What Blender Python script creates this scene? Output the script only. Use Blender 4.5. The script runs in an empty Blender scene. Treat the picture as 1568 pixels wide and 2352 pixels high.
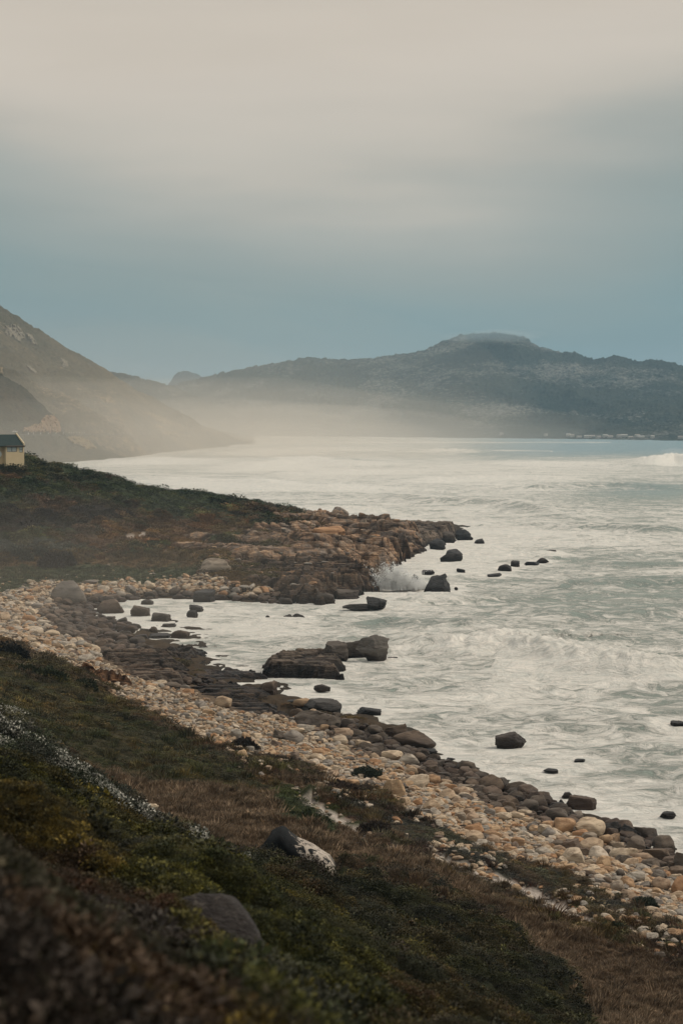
import bpy, bmesh, math, random
import numpy as np
from mathutils import Vector, Matrix, noise as mnoise

SC = bpy.context.scene
COL = SC.collection
R = math.radians
rng = np.random.default_rng(11)
random.seed(11)

# ------------------------------------------------------------------ camera
EYE = 40.0                                   # metres above the sea
F = 4573.0                                   # focal length in units of the 1568 x 2352 picture
PITCH = math.atan(216 / F)
cam = bpy.data.cameras.new('camera')
cam.sensor_fit = 'VERTICAL'; cam.sensor_height = 36.0; cam.lens = 70.0
cam.clip_start = 0.5; cam.clip_end = 60000
cam.dof.use_dof = True; cam.dof.focus_distance = 260; cam.dof.aperture_fstop = 2.2
co = bpy.data.objects.new('camera', cam); COL.objects.link(co)
co.location = (0, 0, EYE); co.rotation_euler = (math.pi / 2 - PITCH, 0, 0)
SC.camera = co

# ------------------------------------------------------------------ light
SUN_EL, SUN_AZ = R(42), R(72)               # azimuth measured from +Y towards +X
SC.view_settings.view_transform = 'Standard'; SC.view_settings.look = 'None'
SC.view_settings.exposure = 0.0; SC.view_settings.gamma = 1.0
SC.cycles.use_denoising = True
SC.cycles.max_bounces = 6; SC.cycles.diffuse_bounces = 2; SC.cycles.glossy_bounces = 2
SC.cycles.volume_bounces = 2; SC.cycles.transmission_bounces = 2
SC.cycles.sample_clamp_indirect = 4.0

W = bpy.data.worlds.new('World'); SC.world = W; W.use_nodes = True
wn, wl = W.node_tree.nodes, W.node_tree.links
wn.clear()
def WN(t, **k):
    n = wn.new(t)
    for a, b in k.items(): setattr(n, a, b)
    return n
out = WN('ShaderNodeOutputWorld')
sky = WN('ShaderNodeTexSky', sky_type='NISHITA', sun_disc=False, sun_elevation=SUN_EL, sun_rotation=SUN_AZ)
bs = WN('ShaderNodeBackground'); bs.inputs[1].default_value = 0.10
wl.new(sky.outputs[0], bs.inputs[0])
tc = WN('ShaderNodeTexCoord')
mp = WN('ShaderNodeMapping'); mp.inputs['Scale'].default_value = (3.0, 3.0, 16.0)
nz = WN('ShaderNodeTexNoise'); nz.inputs['Scale'].default_value = 1.0; nz.inputs['Detail'].default_value = 4; nz.inputs['Roughness'].default_value = .45
wl.new(tc.outputs['Generated'], mp.inputs[0]); wl.new(mp.outputs[0], nz.inputs['Vector'])
sp = WN('ShaderNodeSeparateXYZ'); wl.new(tc.outputs['Generated'], sp.inputs[0])
def WM(op, a, b, clamp=False):
    n = WN('ShaderNodeMath', operation=op, use_clamp=clamp)
    for i, v in enumerate((a, b)):
        if isinstance(v, (int, float)): n.inputs[i].default_value = v
        else: wl.new(v, n.inputs[i])
    return n.outputs[0]
off = WM('MULTIPLY', WM('SUBTRACT', nz.outputs[0], .5), .12)
side = WM('MULTIPLY', WM('MULTIPLY', sp.outputs[0], sp.outputs[0]), -.9)      # the warm glow narrows to both sides
el = WM('ADD', WM('ADD', sp.outputs[2], off), side)
ramp = WN('ShaderNodeValToRGB')
el2 = WM('MULTIPLY', el, 2.0, True)
wl.new(el2, ramp.inputs[0])
def lin(c):
    return tuple(((v / 255) / 12.92 if v / 255 <= .04045 else ((v / 255 + .055) / 1.055) ** 2.4) for v in c)
stops = [(0.0, (130, 149, 152)), (.035, (121, 147, 152)), (.07, (127, 149, 151)), (.12, (140, 154, 152)), (.17, (153, 160, 155)),
         (.215, (172, 172, 164)), (.25, (194, 186, 173)), (.32, (212, 201, 187)), (.40, (201, 189, 173)), (.55, (214, 206, 194)), (1.0, (232, 230, 226))]
cr = ramp.color_ramp
cr.interpolation = 'B_SPLINE'
while len(cr.elements) > 1: cr.elements.remove(cr.elements[-1])
cr.elements[0].position = 0; cr.elements[0].color = (*lin(stops[0][1]), 1)
for p, c in stops[1:]:
    e = cr.elements.new(p); e.color = (*lin(c), 1)
mp2 = WN('ShaderNodeMapping'); mp2.inputs['Scale'].default_value = (5, 5, 34); mp2.inputs['Rotation'].default_value = (.04, .10, 0)
wl.new(tc.outputs['Generated'], mp2.inputs[0]); nz2 = WN('ShaderNodeTexNoise'); nz2.inputs['Scale'].default_value = 1.0; nz2.inputs['Detail'].default_value = 5; nz2.inputs['Distortion'].default_value = .4
wl.new(mp2.outputs[0], nz2.inputs['Vector'])
bc = WN('ShaderNodeBackground'); wl.new(WM('ADD', .92, WM('MULTIPLY', nz2.outputs[0], .16)), bc.inputs[1])
wl.new(ramp.outputs[0], bc.inputs[0])
mx = WN('ShaderNodeMixShader'); mx.inputs[0].default_value = .97
wl.new(bs.outputs[0], mx.inputs[1]); wl.new(bc.outputs[0], mx.inputs[2]); wl.new(mx.outputs[0], out.inputs[0])

sun = bpy.data.lights.new('sun', 'SUN'); sun.energy = 1.85; sun.angle = R(12); sun.color = (1, .90, .77)
so = bpy.data.objects.new('sun', sun); COL.objects.link(so)
sd = Vector((math.sin(SUN_AZ) * math.cos(SUN_EL), math.cos(SUN_AZ) * math.cos(SUN_EL), math.sin(SUN_EL)))
so.rotation_euler = sd.to_track_quat('Z', 'Y').to_euler(); so.location = sd * 100

# ------------------------------------------------------------------ numeric helpers
CP, SP = math.cos(PITCH), math.sin(PITCH)
def ray(px, py):
    """u = x/y and slope = dz/dy of the sight line through a picture point"""
    a = (np.asarray(px, float) - 784) / F; b = -(np.asarray(py, float) - 1176) / F
    y = CP + b * SP
    return a / y, (-SP + b * CP) / y
def at_z(px, py, z):
    u, s = ray(px, py); Y = (z - EYE) / s
    return u * Y, Y, z
def at_y(px, py, Y):
    u, s = ray(px, py)
    return u * Y, Y, EYE + s * Y
def project(x, y, z):
    dz = z - EYE
    depth = y * CP - dz * SP; up = y * SP + dz * CP
    return 784 + F * x / depth, 1176 - F * up / depth

def _h(ix, iy, iz=0, seed=0):
    h = (ix.astype(np.int64) * 374761393 + iy.astype(np.int64) * 668265263 + np.int64(1) * iz * 2147483647 + seed * 974634777) & 0xffffffff
    h = ((h ^ (h >> 13)) * 1274126177) & 0xffffffff
    h = ((h ^ (h >> 16)) * 2246822519) & 0xffffffff
    return (h ^ (h >> 15)) & 0xffffffff
def h01(ix, iy, iz=0, seed=0):
    return _h(ix, iy, iz, seed) / 4294967295.0
def vn2(x, y, seed=0):
    ix = np.floor(x); iy = np.floor(y); fx = x - ix; fy = y - iy
    def g(i, j):
        a = h01(ix + i, iy + j, 0, seed) * 2 * np.pi
        return np.cos(a) * (fx - i) + np.sin(a) * (fy - j)
    wx = fx * fx * fx * (fx * (fx * 6 - 15) + 10); wy = fy * fy * fy * (fy * (fy * 6 - 15) + 10)
    return 1.5 * ((g(0, 0) * (1 - wx) + g(1, 0) * wx) * (1 - wy) + (g(0, 1) * (1 - wx) + g(1, 1) * wx) * wy)
def fbm(x, y, oct=4, seed=0, gain=.5):
    s = 0; a = 1
    for o in range(oct):
        s = s + a * vn2(x * 2 ** o, y * 2 ** o, seed + o * 17); a *= gain
    return s
def sstep(a, b, x):
    t = np.clip((x - a) / (b - a), 0, 1); return t * t * (3 - 2 * t)
def inpoly(px, py, poly):
    px = np.asarray(px, float); py = np.asarray(py, float)
    c = np.zeros(px.shape, bool); n = len(poly)
    for i in range(n):
        x1, y1 = poly[i]; x2, y2 = poly[(i + 1) % n]
        if y1 == y2: continue
        m = ((y1 > py) != (y2 > py)) & (px < (x2 - x1) * (py - y1) / (y2 - y1) + x1)
        c ^= m
    return c
def linedist(px, py, pts, ysc=1.0):
    d = np.full(np.shape(px), 1e9); 
    for (x1, y1), (x2, y2) in zip(pts[:-1], pts[1:]):
        vx, vy = x2 - x1, (y2 - y1) * ysc
        t = np.clip(((px - x1) * vx + (py - y1) * ysc * vy) / (vx * vx + vy * vy), 0, 1)
        d = np.minimum(d, np.hypot(px - x1 - t * vx, (py - y1) * ysc - t * vy))
    return d

# ------------------------------------------------------------------ material helpers
class NT:
    def __init__(s, name):
        s.m = bpy.data.materials.new(name); s.m.use_nodes = True
        s.n, s.l = s.m.node_tree.nodes, s.m.node_tree.links
        s.b = s.n['Principled BSDF']; s.out = s.n['Material Output']
    def N(s, t, **k):
        n = s.n.new(t)
        for a, b in k.items(): setattr(n, a, b)
        return n
    def L(s, a, b): s.l.new(a, b)
    def put(s, v, sock):
        if hasattr(v, 'links'): s.l.new(v, sock)
        elif isinstance(v, tuple) and len(v) == 3 and sock.type == 'RGBA': sock.default_value = (*v, 1)
        else: sock.default_value = v
    def math(s, op, a, b=0.0, clamp=False):
        n = s.N('ShaderNodeMath', operation=op, use_clamp=clamp); s.put(a, n.inputs[0]); s.put(b, n.inputs[1]); return n.outputs[0]
    def mix(s, f, a, b, mode='MIX'):
        n = s.N('ShaderNodeMix', data_type='RGBA', blend_type=mode); s.put(f, n.inputs[0]); s.put(a, n.inputs[6]); s.put(b, n.inputs[7]); return n.outputs[2]
    def ramp(s, f, st, interp='LINEAR'):
        n = s.N('ShaderNodeValToRGB'); s.put(f, n.inputs[0]); c = n.color_ramp; c.interpolation = interp
        while len(c.elements) > 1: c.elements.remove(c.elements[-1])
        c.elements[0].position = st[0][0]
        v = st[0][1]; c.elements[0].color = (*v, 1) if isinstance(v, tuple) else (v, v, v, 1)
        for p, v in st[1:]:
            e = c.elements.new(p); e.color = (*v, 1) if isinstance(v, tuple) else (v, v, v, 1)
        return n.outputs[0]
    def pos(s): return s.N('ShaderNodeNewGeometry').outputs['Position']
    def objc(s): return s.N('ShaderNodeTexCoord').outputs['Object']
    def map(s, v, scale=(1, 1, 1), loc=(0, 0, 0), rot=(0, 0, 0)):
        n = s.N('ShaderNodeMapping'); s.L(v, n.inputs[0]); n.inputs['Scale'].default_value = scale; n.inputs['Location'].default_value = loc; n.inputs['Rotation'].default_value = rot
        return n.outputs[0]
    def noise(s, v, scale, detail=4, rough=.55, dist=0, col=False):
        n = s.N('ShaderNodeTexNoise'); s.L(v, n.inputs['Vector'])
        n.inputs['Scale'].default_value = scale; n.inputs['Detail'].default_value = detail; n.inputs['Roughness'].default_value = rough; n.inputs['Distortion'].default_value = dist
        return n.outputs[1 if col else 0]
    def attr(s, name, typ='GEOMETRY', fac=False):
        n = s.N('ShaderNodeAttribute', attribute_type=typ, attribute_name=name); return n.outputs[2 if fac else 0]
    def bump(s, h, strength=.5, dist=.1):
        n = s.N('ShaderNodeBump'); s.put(h, n.inputs['Height']); n.inputs['Strength'].default_value = strength; n.inputs['Distance'].default_value = dist
        s.L(n.outputs[0], s.b.inputs['Normal'])
    def fin(s, col, rough=.85, spec=.25):
        s.put(col, s.b.inputs['Base Color']); s.put(rough, s.b.inputs['Roughness']); s.b.inputs['Specular IOR Level'].default_value = spec
        return s.m

def rock_mat(name, cols, wet=True, scale=1.0, crack=.35, lichen=None, world=False):
    t = NT(name)
    p = t.pos() if world else t.objc()
    rnd = t.N('ShaderNodeObjectInfo').outputs['Random']
    base = t.ramp(rnd, [(i / len(cols), c) for i, c in enumerate(cols)], 'CONSTANT') if not world else t.ramp(t.noise(p, .22, 4, .6), [(.34 + .32 * i / max(1, len(cols) - 1), c) for i, c in enumerate(cols)])
    v = t.noise(p, 1.7 * scale, 6, .65)
    c = t.mix(t.ramp(v, [(.3, .0), (.75, .85)]), base, t.mix(1.0, base, (1.35, 1.3, 1.25), 'MULTIPLY'))
    v2 = t.noise(t.map(p, (1, 1, 3.5)), 2.6 * scale, 5, .7, .6)
    c = t.mix(t.ramp(v2, [(.36, .75), (.52, 0.0)]), c, t.mix(1.0, c, (.38, .34, .32), 'MULTIPLY'))
    if world:
        zs = t.noise(t.map(t.pos(), (.05, .05, 1.9)), 1.0, 3, .7, .3)
        c = t.mix(t.ramp(zs, [(.40, .8), (.50, 0.0)]), c, t.mix(1.0, c, (.42, .38, .36), 'MULTIPLY'))
        c = t.mix(1.0, c, t.ramp(t.attr('tone', fac=True), [(.15, (.62, .62, .63)), (.85, (1.32, 1.26, 1.2))]), 'MULTIPLY')
        c = t.mix(t.attr('joint', fac=True), c, t.mix(1.0, c, (.22, .2, .19), 'MULTIPLY'))  # crevice shade painted into the colour along the block joints
    if lichen: c = t.mix(t.ramp(t.noise(p, .9 * scale, 5, .7), [(.54, 0.0), (.64, .8)]), c, lichen)
    rough = .85
    if wet:
        z = t.N('ShaderNodeSeparateXYZ'); t.L(t.pos(), z.inputs[0])
        zz = t.math('ADD', z.outputs[2], t.math('MULTIPLY', t.math('SUBTRACT', t.noise(t.pos(), .35, 3, .6), .5), 2.2))
        w = t.ramp(t.math('DIVIDE', zz, 4.0, True), [(.16, 1.0), (.52, 0.0)])
        c = t.mix(w, c, t.mix(1.0, c, (.25, .215, .2), 'MULTIPLY'))
        rough = t.math('SUBTRACT', .86, t.math('MULTIPLY', w, .38))
    h = t.math('ADD', t.noise(p, 4 * scale, 8, .7), t.math('MULTIPLY', t.noise(t.map(p, (1, 1, 4)), 2.2 * scale, 4, .6, 1.0), 1.2))
    t.bump(h, .8, crack)
    return t.fin(c, rough, .16)

# ------------------------------------------------------------------ object helpers
def props(o, label=None, cat=None, group=None, kind=None):
    if label: o['label'] = label
    if cat: o['category'] = cat
    if group: o['group'] = group
    if kind: o['kind'] = kind
    return o
def np_mesh(name, V, Fq, mats=(), smooth=True, tri=False):
    me = bpy.data.meshes.new(name)
    V = np.ascontiguousarray(V, np.float32); Fq = np.ascontiguousarray(Fq, np.int32)
    k = Fq.shape[1]
    me.vertices.add(len(V)); me.vertices.foreach_set('co', V.ravel())
    me.loops.add(Fq.size); me.loops.foreach_set('vertex_index', Fq.ravel())
    me.polygons.add(len(Fq)); me.polygons.foreach_set('loop_start', np.arange(0, Fq.size, k, dtype=np.int32))
    try: me.polygons.foreach_set('loop_total', np.full(len(Fq), k, np.int32))
    except Exception: pass
    me.update(calc_edges=True)
    me.polygons.foreach_set('use_smooth', np.full(len(Fq), smooth, bool))
    for m in mats: me.materials.append(m)
    return me
def obj(name, me, parent=None, loc=(0, 0, 0), rot=(0, 0, 0)):
    o = bpy.data.objects.new(name, me); COL.objects.link(o); o.location = loc; o.rotation_euler = rot
    if parent: o.parent = parent
    return o
def grid_faces(nr, nc):
    i = np.arange(nr - 1)[:, None] * nc + np.arange(nc - 1)[None, :]
    return np.stack([i, i + 1, i + nc + 1, i + nc], -1).reshape(-1, 4)
def set_color(me, name, C):
    a = me.color_attributes.new(name, 'FLOAT_COLOR', 'POINT')
    a.data.foreach_set('color', np.concatenate([C, np.ones((len(C), 1))], 1).astype(np.float32).ravel())
def set_float(me, name, v):
    a = me.attributes.new(name, 'FLOAT', 'POINT'); a.data.foreach_set('value', np.ascontiguousarray(v, np.float32).ravel())

# ------------------------------------------------------------------ the land surface
CTRL = []
def z_(px, py, z): x, y, z = at_z(px, py, z); CTRL.append((x / y, math.log(y), z))
def d_(px, py, d): x, y, z = at_y(px, py, d); CTRL.append((x / y, math.log(y), float(z)))
def w_(px, d, z): CTRL.append(((px - 784) / F, math.log(d), z))
for px, py, d in [(0,2352,8),(0,2200,14),(0,2000,28),(0,1850,55),(0,1750,80),(0,1690,96),(0,1640,170),(0,1600,200),
                  (0,1250,500),(0,1180,540),(0,1110,575),(0,1070,597),
                  (250,2352,11),(250,2200,20),(250,2050,40),(250,1950,70),(250,1875,95),(250,1840,130),(250,1800,150),(250,1700,200),
                  (250,1250,520),(250,1180,570),(250,1112,630),
                  (500,2352,16),(500,2200,32),(500,2100,55),(500,2030,85),(500,1982,105),(500,1940,125),(500,1850,150),(500,1770,180),
                  (500,1230,560),(500,1180,650),(500,1154,682),
                  (784,2352,25),(784,2250,45),(784,2150,70),(784,2060,100),(784,2020,110),(784,1950,135),
                  (1000,2352,45),(1000,2250,70),(1000,2130,100),(1000,2080,115),
                  (1250,2352,75),(1250,2270,95),(1250,2200,115),
                  (-300,2352,7),(-300,2000,25),(-300,1750,70),(-300,1640,100),(-300,1500,230),(-300,1250,430),(-300,1000,600)]: d_(px, py, d)
for px, py, z in [(0,1540,8.9),(0,1450,4.6),(0,1370,3.2),(0,1330,3.2),
                  (250,1620,6.1),(250,1590,4.5),(250,1560,3.5),(250,1505,1.2),(250,1470,0.),(250,1385,0),(250,1340,3),(250,1320,3.5),
                  (500,1700,5.5),(500,1650,4),(500,1610,1.2),(500,1585,.1),(520,1565,-.4),(590,1598,-.3),(460,1540,-.3),(500,1378,0),(500,1340,3),(500,1300,4.5),
                  (784,1900,8),(784,1850,6.5),(784,1800,4),(784,1720,1.5),(784,1665,0),
                  (1000,1980,8),(1000,1930,5),(1000,1870,3.6),(1000,1800,1.4),(1000,1748,0),
                  (1250,2120,6.5),(1250,2060,5),(1250,1990,3.8),(1250,1920,1.8),(1250,1857,0),
                  (1568,2352,7.5),(1568,2250,6),(1568,2180,5),(1568,2100,3.2),(1568,2040,1.6),(1568,1992,0),
                  (1900,2400,6),(1900,2250,3),(1900,2160,0),(1900,2050,-4),
                  (1130,1800,0),(1400,1905,0),(900,1708,0),(640,1640,.3),(180,1430,.4),(165,1400,.4),(350,1375,0),(-300,1420,4),
                  (700,1388,-.9),(700,1352,1.2),(700,1300,3.4),(700,1250,4.6),(620,1200,7.2),(700,1185,6),(620,1174,7.4),(830,1200,2.6),(930,1204,.8),(1010,1208,-1.2),
                  (900,1245,1.4),(960,1258,-.8),(850,1300,1.2),(845,1335,.0),(868,1360,-1.2),(905,1300,-.8),(1035,1232,-1.5),(1090,1205,-3),
                  (1568,1850,-4),(1300,1740,-4),(1100,1670,-4),(900,1600,-3.5),(760,1575,-2.5),(1000,1450,-5),(650,1440,-2),(420,1440,-1),(330,1440,-.5),
                  (900,1400,-4),(960,1340,-3.5),(1150,1300,-5),(1300,1500,-6),(1250,1200,-5),(1000,1175,-4),(1568,1500,-7),(1568,1200,-8)]: z_(px, py, z)
for px, d, z in [(50,680,20),(50,800,6),(50,950,-5),(300,700,12),(300,780,2),(300,900,-5),(500,740,4),(500,800,-3),(620,745,1),(620,800,-4),(700,735,1),(700,790,-4),
                 (850,730,0),(850,780,-4),(-1000,4,38.6),(-1000,30,35.5),(-1000,100,31),(-1000,300,26),(-1000,600,32),(-1000,1000,30),(-300,3,38.6),(100,3,38.6),(784,3,38.3),(1568,3,38.0),(1568,10,35.6),(1568,30,28),(1568,60,18),(2400,3,37.8),(2400,10,34.5),(2400,60,15),(2400,120,4),(2400,200,-5),
                 (500,1100,-8),(1000,1000,-8),(-300,900,30),(1500,900,-9),(0,1100,-8)]: w_(px, d, z)
CT = np.array(CTRL)
KR = .03
def _phi(u, v, cu, cv): return np.sqrt((u - cu) ** 2 * 2.2 + (v - cv) ** 2 + KR * KR)
A = _phi(CT[:, 0][:, None], CT[:, 1][:, None], CT[:, 0][None], CT[:, 1][None])
A[np.diag_indices(len(CT))] -= .0006
P = np.c_[np.ones(len(CT)), CT[:, 0], CT[:, 1]]
M = np.block([[A, P], [P.T, np.zeros((3, 3))]])
SOL = np.linalg.solve(M, np.r_[CT[:, 2], 0, 0, 0])
def land0(x, y):
    y = np.maximum(np.asarray(y, float), 2.0); u = np.asarray(x, float) / y; v = np.log(y)
    r = SOL[-3] + SOL[-2] * u + SOL[-1] * v
    for k in range(len(CT)): r = r + SOL[k] * _phi(u, v, CT[k, 0], CT[k, 1])
    return np.where(y < 8, np.minimum(r, 38.7), r)

BEACH = [(-300,1400),(0,1362),(60,1350),(90,1336),(220,1340),(330,1341),(440,1326),(530,1345),(530,1400),(290,1470),(440,1560),(660,1640),(780,1668),(870,1700),(1000,1755),
         (1130,1808),(1280,1870),(1500,1935),(1568,1996),(1900,2190),(1900,2300),(1568,2118),(1499,2110),(1417,2065),(1332,2032),(1262,2003),(1131,1971),(1107,1962),
         (1027,1908),(972,1876),(893,1860),(874,1817),(775,1800),(669,1752),(618,1738),(496,1706),(425,1684),(355,1642),(293,1616),(227,1580),(175,1552),(118,1524),(40,1490),(0,1478),(-300,1440)]
ZONES = [('scrub', None),
 ('farscrub', [(-300,950),(60,1060),(620,1160),(720,1175),(600,1240),(350,1285),(-300,1290)]),
 ('fargreen', [(-300,950),(60,1060),(620,1160),(700,1178),(480,1183),(330,1178),(200,1162),(100,1168),(-300,1160)]),
 ('fardark', [(-300,1190),(60,1188),(160,1178),(330,1176),(300,1196),(215,1208),(150,1236),(-300,1236)]),
 ('fargrey', [(-300,1262),(100,1258),(190,1270),(180,1298),(-300,1300)]),
 ('farbrown', [(230,1225),(400,1215),(600,1200),(560,1235),(460,1262),(300,1268),(220,1260)]),
 ('brownstrip', [(-300,1290),(200,1284),(460,1282),(458,1308),(250,1306),(-300,1312)]),
 ('greenstrip', [(-300,1310),(200,1300),(455,1306),(450,1332),(320,1342),(90,1340),(0,1372),(-300,1392)]),
 ('beach', BEACH),
 ('carpet', [(-300,1520),(0,1530),(60,1560),(150,1570),(300,1640),(430,1702),(530,1760),(640,1835),(480,1812),(300,1788),(200,1762),(150,1730),(60,1680),(-300,1600)]),
 ('redheath', [(240,1600),(420,1690),(620,1745),(760,1805),(870,1830),(1000,1900),(1090,1965),(1300,2040),(1500,2120),(1800,2200),(1800,2330),(1400,2180),(1150,2050),(900,1950),(700,1830),(500,1740)]),
 ('greyheath', [(930,1878),(1030,1912),(1110,1968),(1250,2010),(1400,2072),(1480,2110),(1400,2110),(1200,2030),(1000,1950),(900,1930),(870,1880)]),
 ('grass', [(180,1765),(300,1795),(480,1816),(640,1842),(760,1900),(900,1952),(1000,2000),(1130,2065),(1300,2150),(1568,2235),(1800,2300),(4000,2500),(4000,9000),(1600,9000),(1350,2400),(1250,2260),(1050,2110),(900,2060),(770,2020),(600,1985),(400,1920),(250,1860)]),
 ('greenpatch', [(600,1815),(700,1830),(780,1868),(840,1905),(760,1915),(660,1890)]),
 ('fore', [(-3500,1560),(0,1650),(60,1690),(150,1780),(250,1858),(400,1932),(560,1988),(640,2005),(760,2030),(900,2048),(1050,2100),(1130,2150),(1210,2230),(1280,2290),(1340,2352),(1500,9000),(-3500,9000)]),
 ('foregold', [(-3500,1850),(0,1830),(160,1900),(330,1985),(500,2060),(760,2180),(900,2300),(1100,9000),(-3500,9000)]),
 ('rust', [(-3500,1990),(0,2040),(220,2110),(360,2230),(470,2352),(620,9000),(-3500,9000)]),
 ('flower', [(-300,1640),(0,1668),(90,1722),(200,1805),(350,1905),(500,1992),(570,2050),(480,2062),(370,1995),(250,1935),(140,1892),(60,1850),(0,1830),(-300,1790)])]
PATHS = [([(690,1830),(735,1858),(775,1885),(800,1900),(832,1922)], 9), ([(995,1968),(1040,1984),(1100,2003),(1160,2026),(1205,2048),(1255,2072),(1310,2102),(1350,2116)], 12),
         ([(1420,2128),(1455,2140),(1470,2152)], 9), ([(1500,2160),(1530,2172)], 9), ([(290,1236),(330,1228)], 5)]
ZN = [n for n, _ in ZONES]
ZC = {'scrub': (.085,.058,.035), 'farscrub': (.105,.07,.042), 'fargreen': (.045,.055,.026), 'fardark': (.038,.032,.024), 'fargrey': (.06,.058,.045), 'farbrown': (.14,.085,.045),
      'brownstrip': (.13,.08,.038), 'greenstrip': (.062,.07,.032), 'beach': (.17,.12,.08), 'carpet': (.06,.05,.026), 'redheath': (.085,.05,.032), 'greyheath': (.055,.05,.036),
      'grass': (.125,.085,.052), 'greenpatch': (.045,.05,.018), 'fore': (.032,.034,.016), 'flower': (.03,.03,.018), 'foregold': (.038,.035,.012), 'rust': (.045,.028,.016)}
def zone_at(px, py, x, y):
    k_ = np.clip(150 / np.maximum(y, 20), .35, 2.2)
    wx = (fbm(x / 9, y / 9, 3, 5) * 22 + fbm(x / 1.6, y / 1.6, 2, 6) * 14) * k_; wy = (fbm(x / 9, y / 9, 3, 9) * 15 + fbm(x / 1.6, y / 1.6, 2, 10) * 9) * k_
    a, b = px + wx, py + wy
    z = np.zeros(np.shape(px), int)
    for k, (n, poly) in enumerate(ZONES):
        if poly: z[inpoly(a, b, poly)] = k
    # ragged islands of scrub in the field and of the field in the scrub
    n1 = fbm(x / 7, y / 7, 4, 31)
    g = ZN.index('grass'); r = ZN.index('redheath'); s = ZN.index('greyheath')
    z[(z == g) & (n1 > .62)] = r
    z[(z == r) & (n1 < -.38)] = g
    z[(z == r) & (n1 > .5)] = s
    f = ZN.index('farscrub'); n2 = fbm(x / 22, y / 22, 4, 33)
    z[(z == f) & (n2 > .22)] = ZN.index('fargreen'); z[(z == f) & (n2 < -.25)] = ZN.index('farbrown')
    z[(z == ZN.index('fargreen')) & (n2 < -.42)] = ZN.index('farscrub')
    return z
def path_w(px, py, x, y):
    d = np.full(np.shape(px), 1e9)
    wob = fbm(x / 2.0, y / 2.0, 3, 77) * 5
    for pts, w in PATHS: d = np.minimum(d, linedist(px, py, pts, 1.6) / w)
    return d + wob * .12
def land(x, y, fine=True):
    z = land0(x, y)
    d = np.maximum(np.asarray(y, float), 2)
    amp = np.clip((z - 1.0) / 6, 0, 1) * np.clip(d / 120, .12, 1)
    z = z + amp * (fbm(x / 14, y / 14, 3, 3) * .8 + fbm(x / 4.2, y / 4.2, 2, 8) * .32)
    if fine: z = z + np.clip(d / 60, .25, 1) * np.clip((z + 1) / 3, .3, 1) * fbm(x / 1.3, y / 1.3, 2, 12) * .1
    return z

NR, NC = 860, 820
vv = np.linspace(math.log(2.95), math.log(1150), NR); uu = np.linspace(-.36, .30, NC)
LU, LV = np.meshgrid(uu, vv); LY = np.exp(LV); LX = LU * LY
# a wider skirt near the camera so that a step aside still stands on ground
wide = 1 + 1.6 * np.clip(1 - LY / 25, 0, 1); LX = LX * wide
LZ = land(LX, LY)
LPX, LPY = project(LX, LY, LZ)
ZI = zone_at(LPX, LPY, LX, LY)
def domes(x, y, s, seed):
    # cushion-shaped bushes growing shoulder to shoulder
    cx, cy = np.floor(x / s), np.floor(y / s); best = np.zeros(np.shape(x))
    for i in (-1, 0, 1):
        for j in (-1, 0, 1):
            a, b = cx + i, cy + j
            px_ = (a + .1 + .8 * h01(a, b, 0, seed)) * s; py_ = (b + .1 + .8 * h01(a, b, 0, seed + 1)) * s
            rr = s * (.45 + .5 * h01(a, b, 0, seed + 2)); d2 = ((x - px_) ** 2 + (y - py_) ** 2) / rr ** 2
            best = np.maximum(best, np.sqrt(np.clip(1 - d2, 0, 1)) * rr)
    return best
DA = {'fore': .75, 'foregold': .75, 'rust': .6, 'flower': .55, 'carpet': .22, 'greenpatch': .35, 'redheath': .3, 'greyheath': .25, 'scrub': .25, 'fargreen': .62, 'fardark': .5, 'fargrey': .5, 'farscrub': .35, 'farbrown': .15, 'grass': .08}
da = np.array([DA.get(n, 0) for n in ZN])[ZI] * np.clip(LY / 30, .2, 1)
PW0 = path_w(LPX, LPY, LX, LY)
da = da * sstep(.9, 2.2, PW0)
LZ = LZ - .12 * sstep(1.6, .8, PW0)
LZ = LZ + da * (.75 * domes(LX, LY, 2.6, 401) + .9 * domes(LX, LY, 1.2, 405) + (LY > 250) * .7 * domes(LX, LY, 5.5, 409) - .5)
LPX, LPY = project(LX, LY, LZ)
PW = path_w(LPX, LPY, LX, LY)
carr = np.array([ZC[n] for n in ZN])
C = carr[ZI]
C = C * (1 + .3 * fbm(LX / 2.2, LY / 2.2, 3, 50))[..., None]
pm = sstep(1.15, .75, PW)[..., None]
C = C * (1 - pm) + np.array((.56, .48, .41)) * pm
below = sstep(.9, -.2, LZ)[..., None]
C = C * (1 - below) + np.array((.05, .04, .03)) * below
t = NT('soil and heath')
c = t.attr('Col'); p = t.pos()
c = t.mix(t.ramp(t.noise(p, 1.6, 8, .75), [(.3, .8), (.6, 0.0)]), c, t.mix(1.0, c, (.42, .42, .42), 'MULTIPLY'))
c = t.mix(t.ramp(t.noise(p, 5, 4, .7), [(.55, 0.0), (.75, .6)]), c, t.mix(1.0, c, (1.7, 1.6, 1.5), 'MULTIPLY'))
t.bump(t.noise(p, 2.4, 8, .75), .9, .35)
me = np_mesh('ground', np.stack([LX, LY, LZ], -1).reshape(-1, 3), grid_faces(NR, NC), [t.fin(c, .95, .1)])
set_color(me, 'Col', C.reshape(-1, 3))
props(obj('ground', me), kind='structure')

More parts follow.
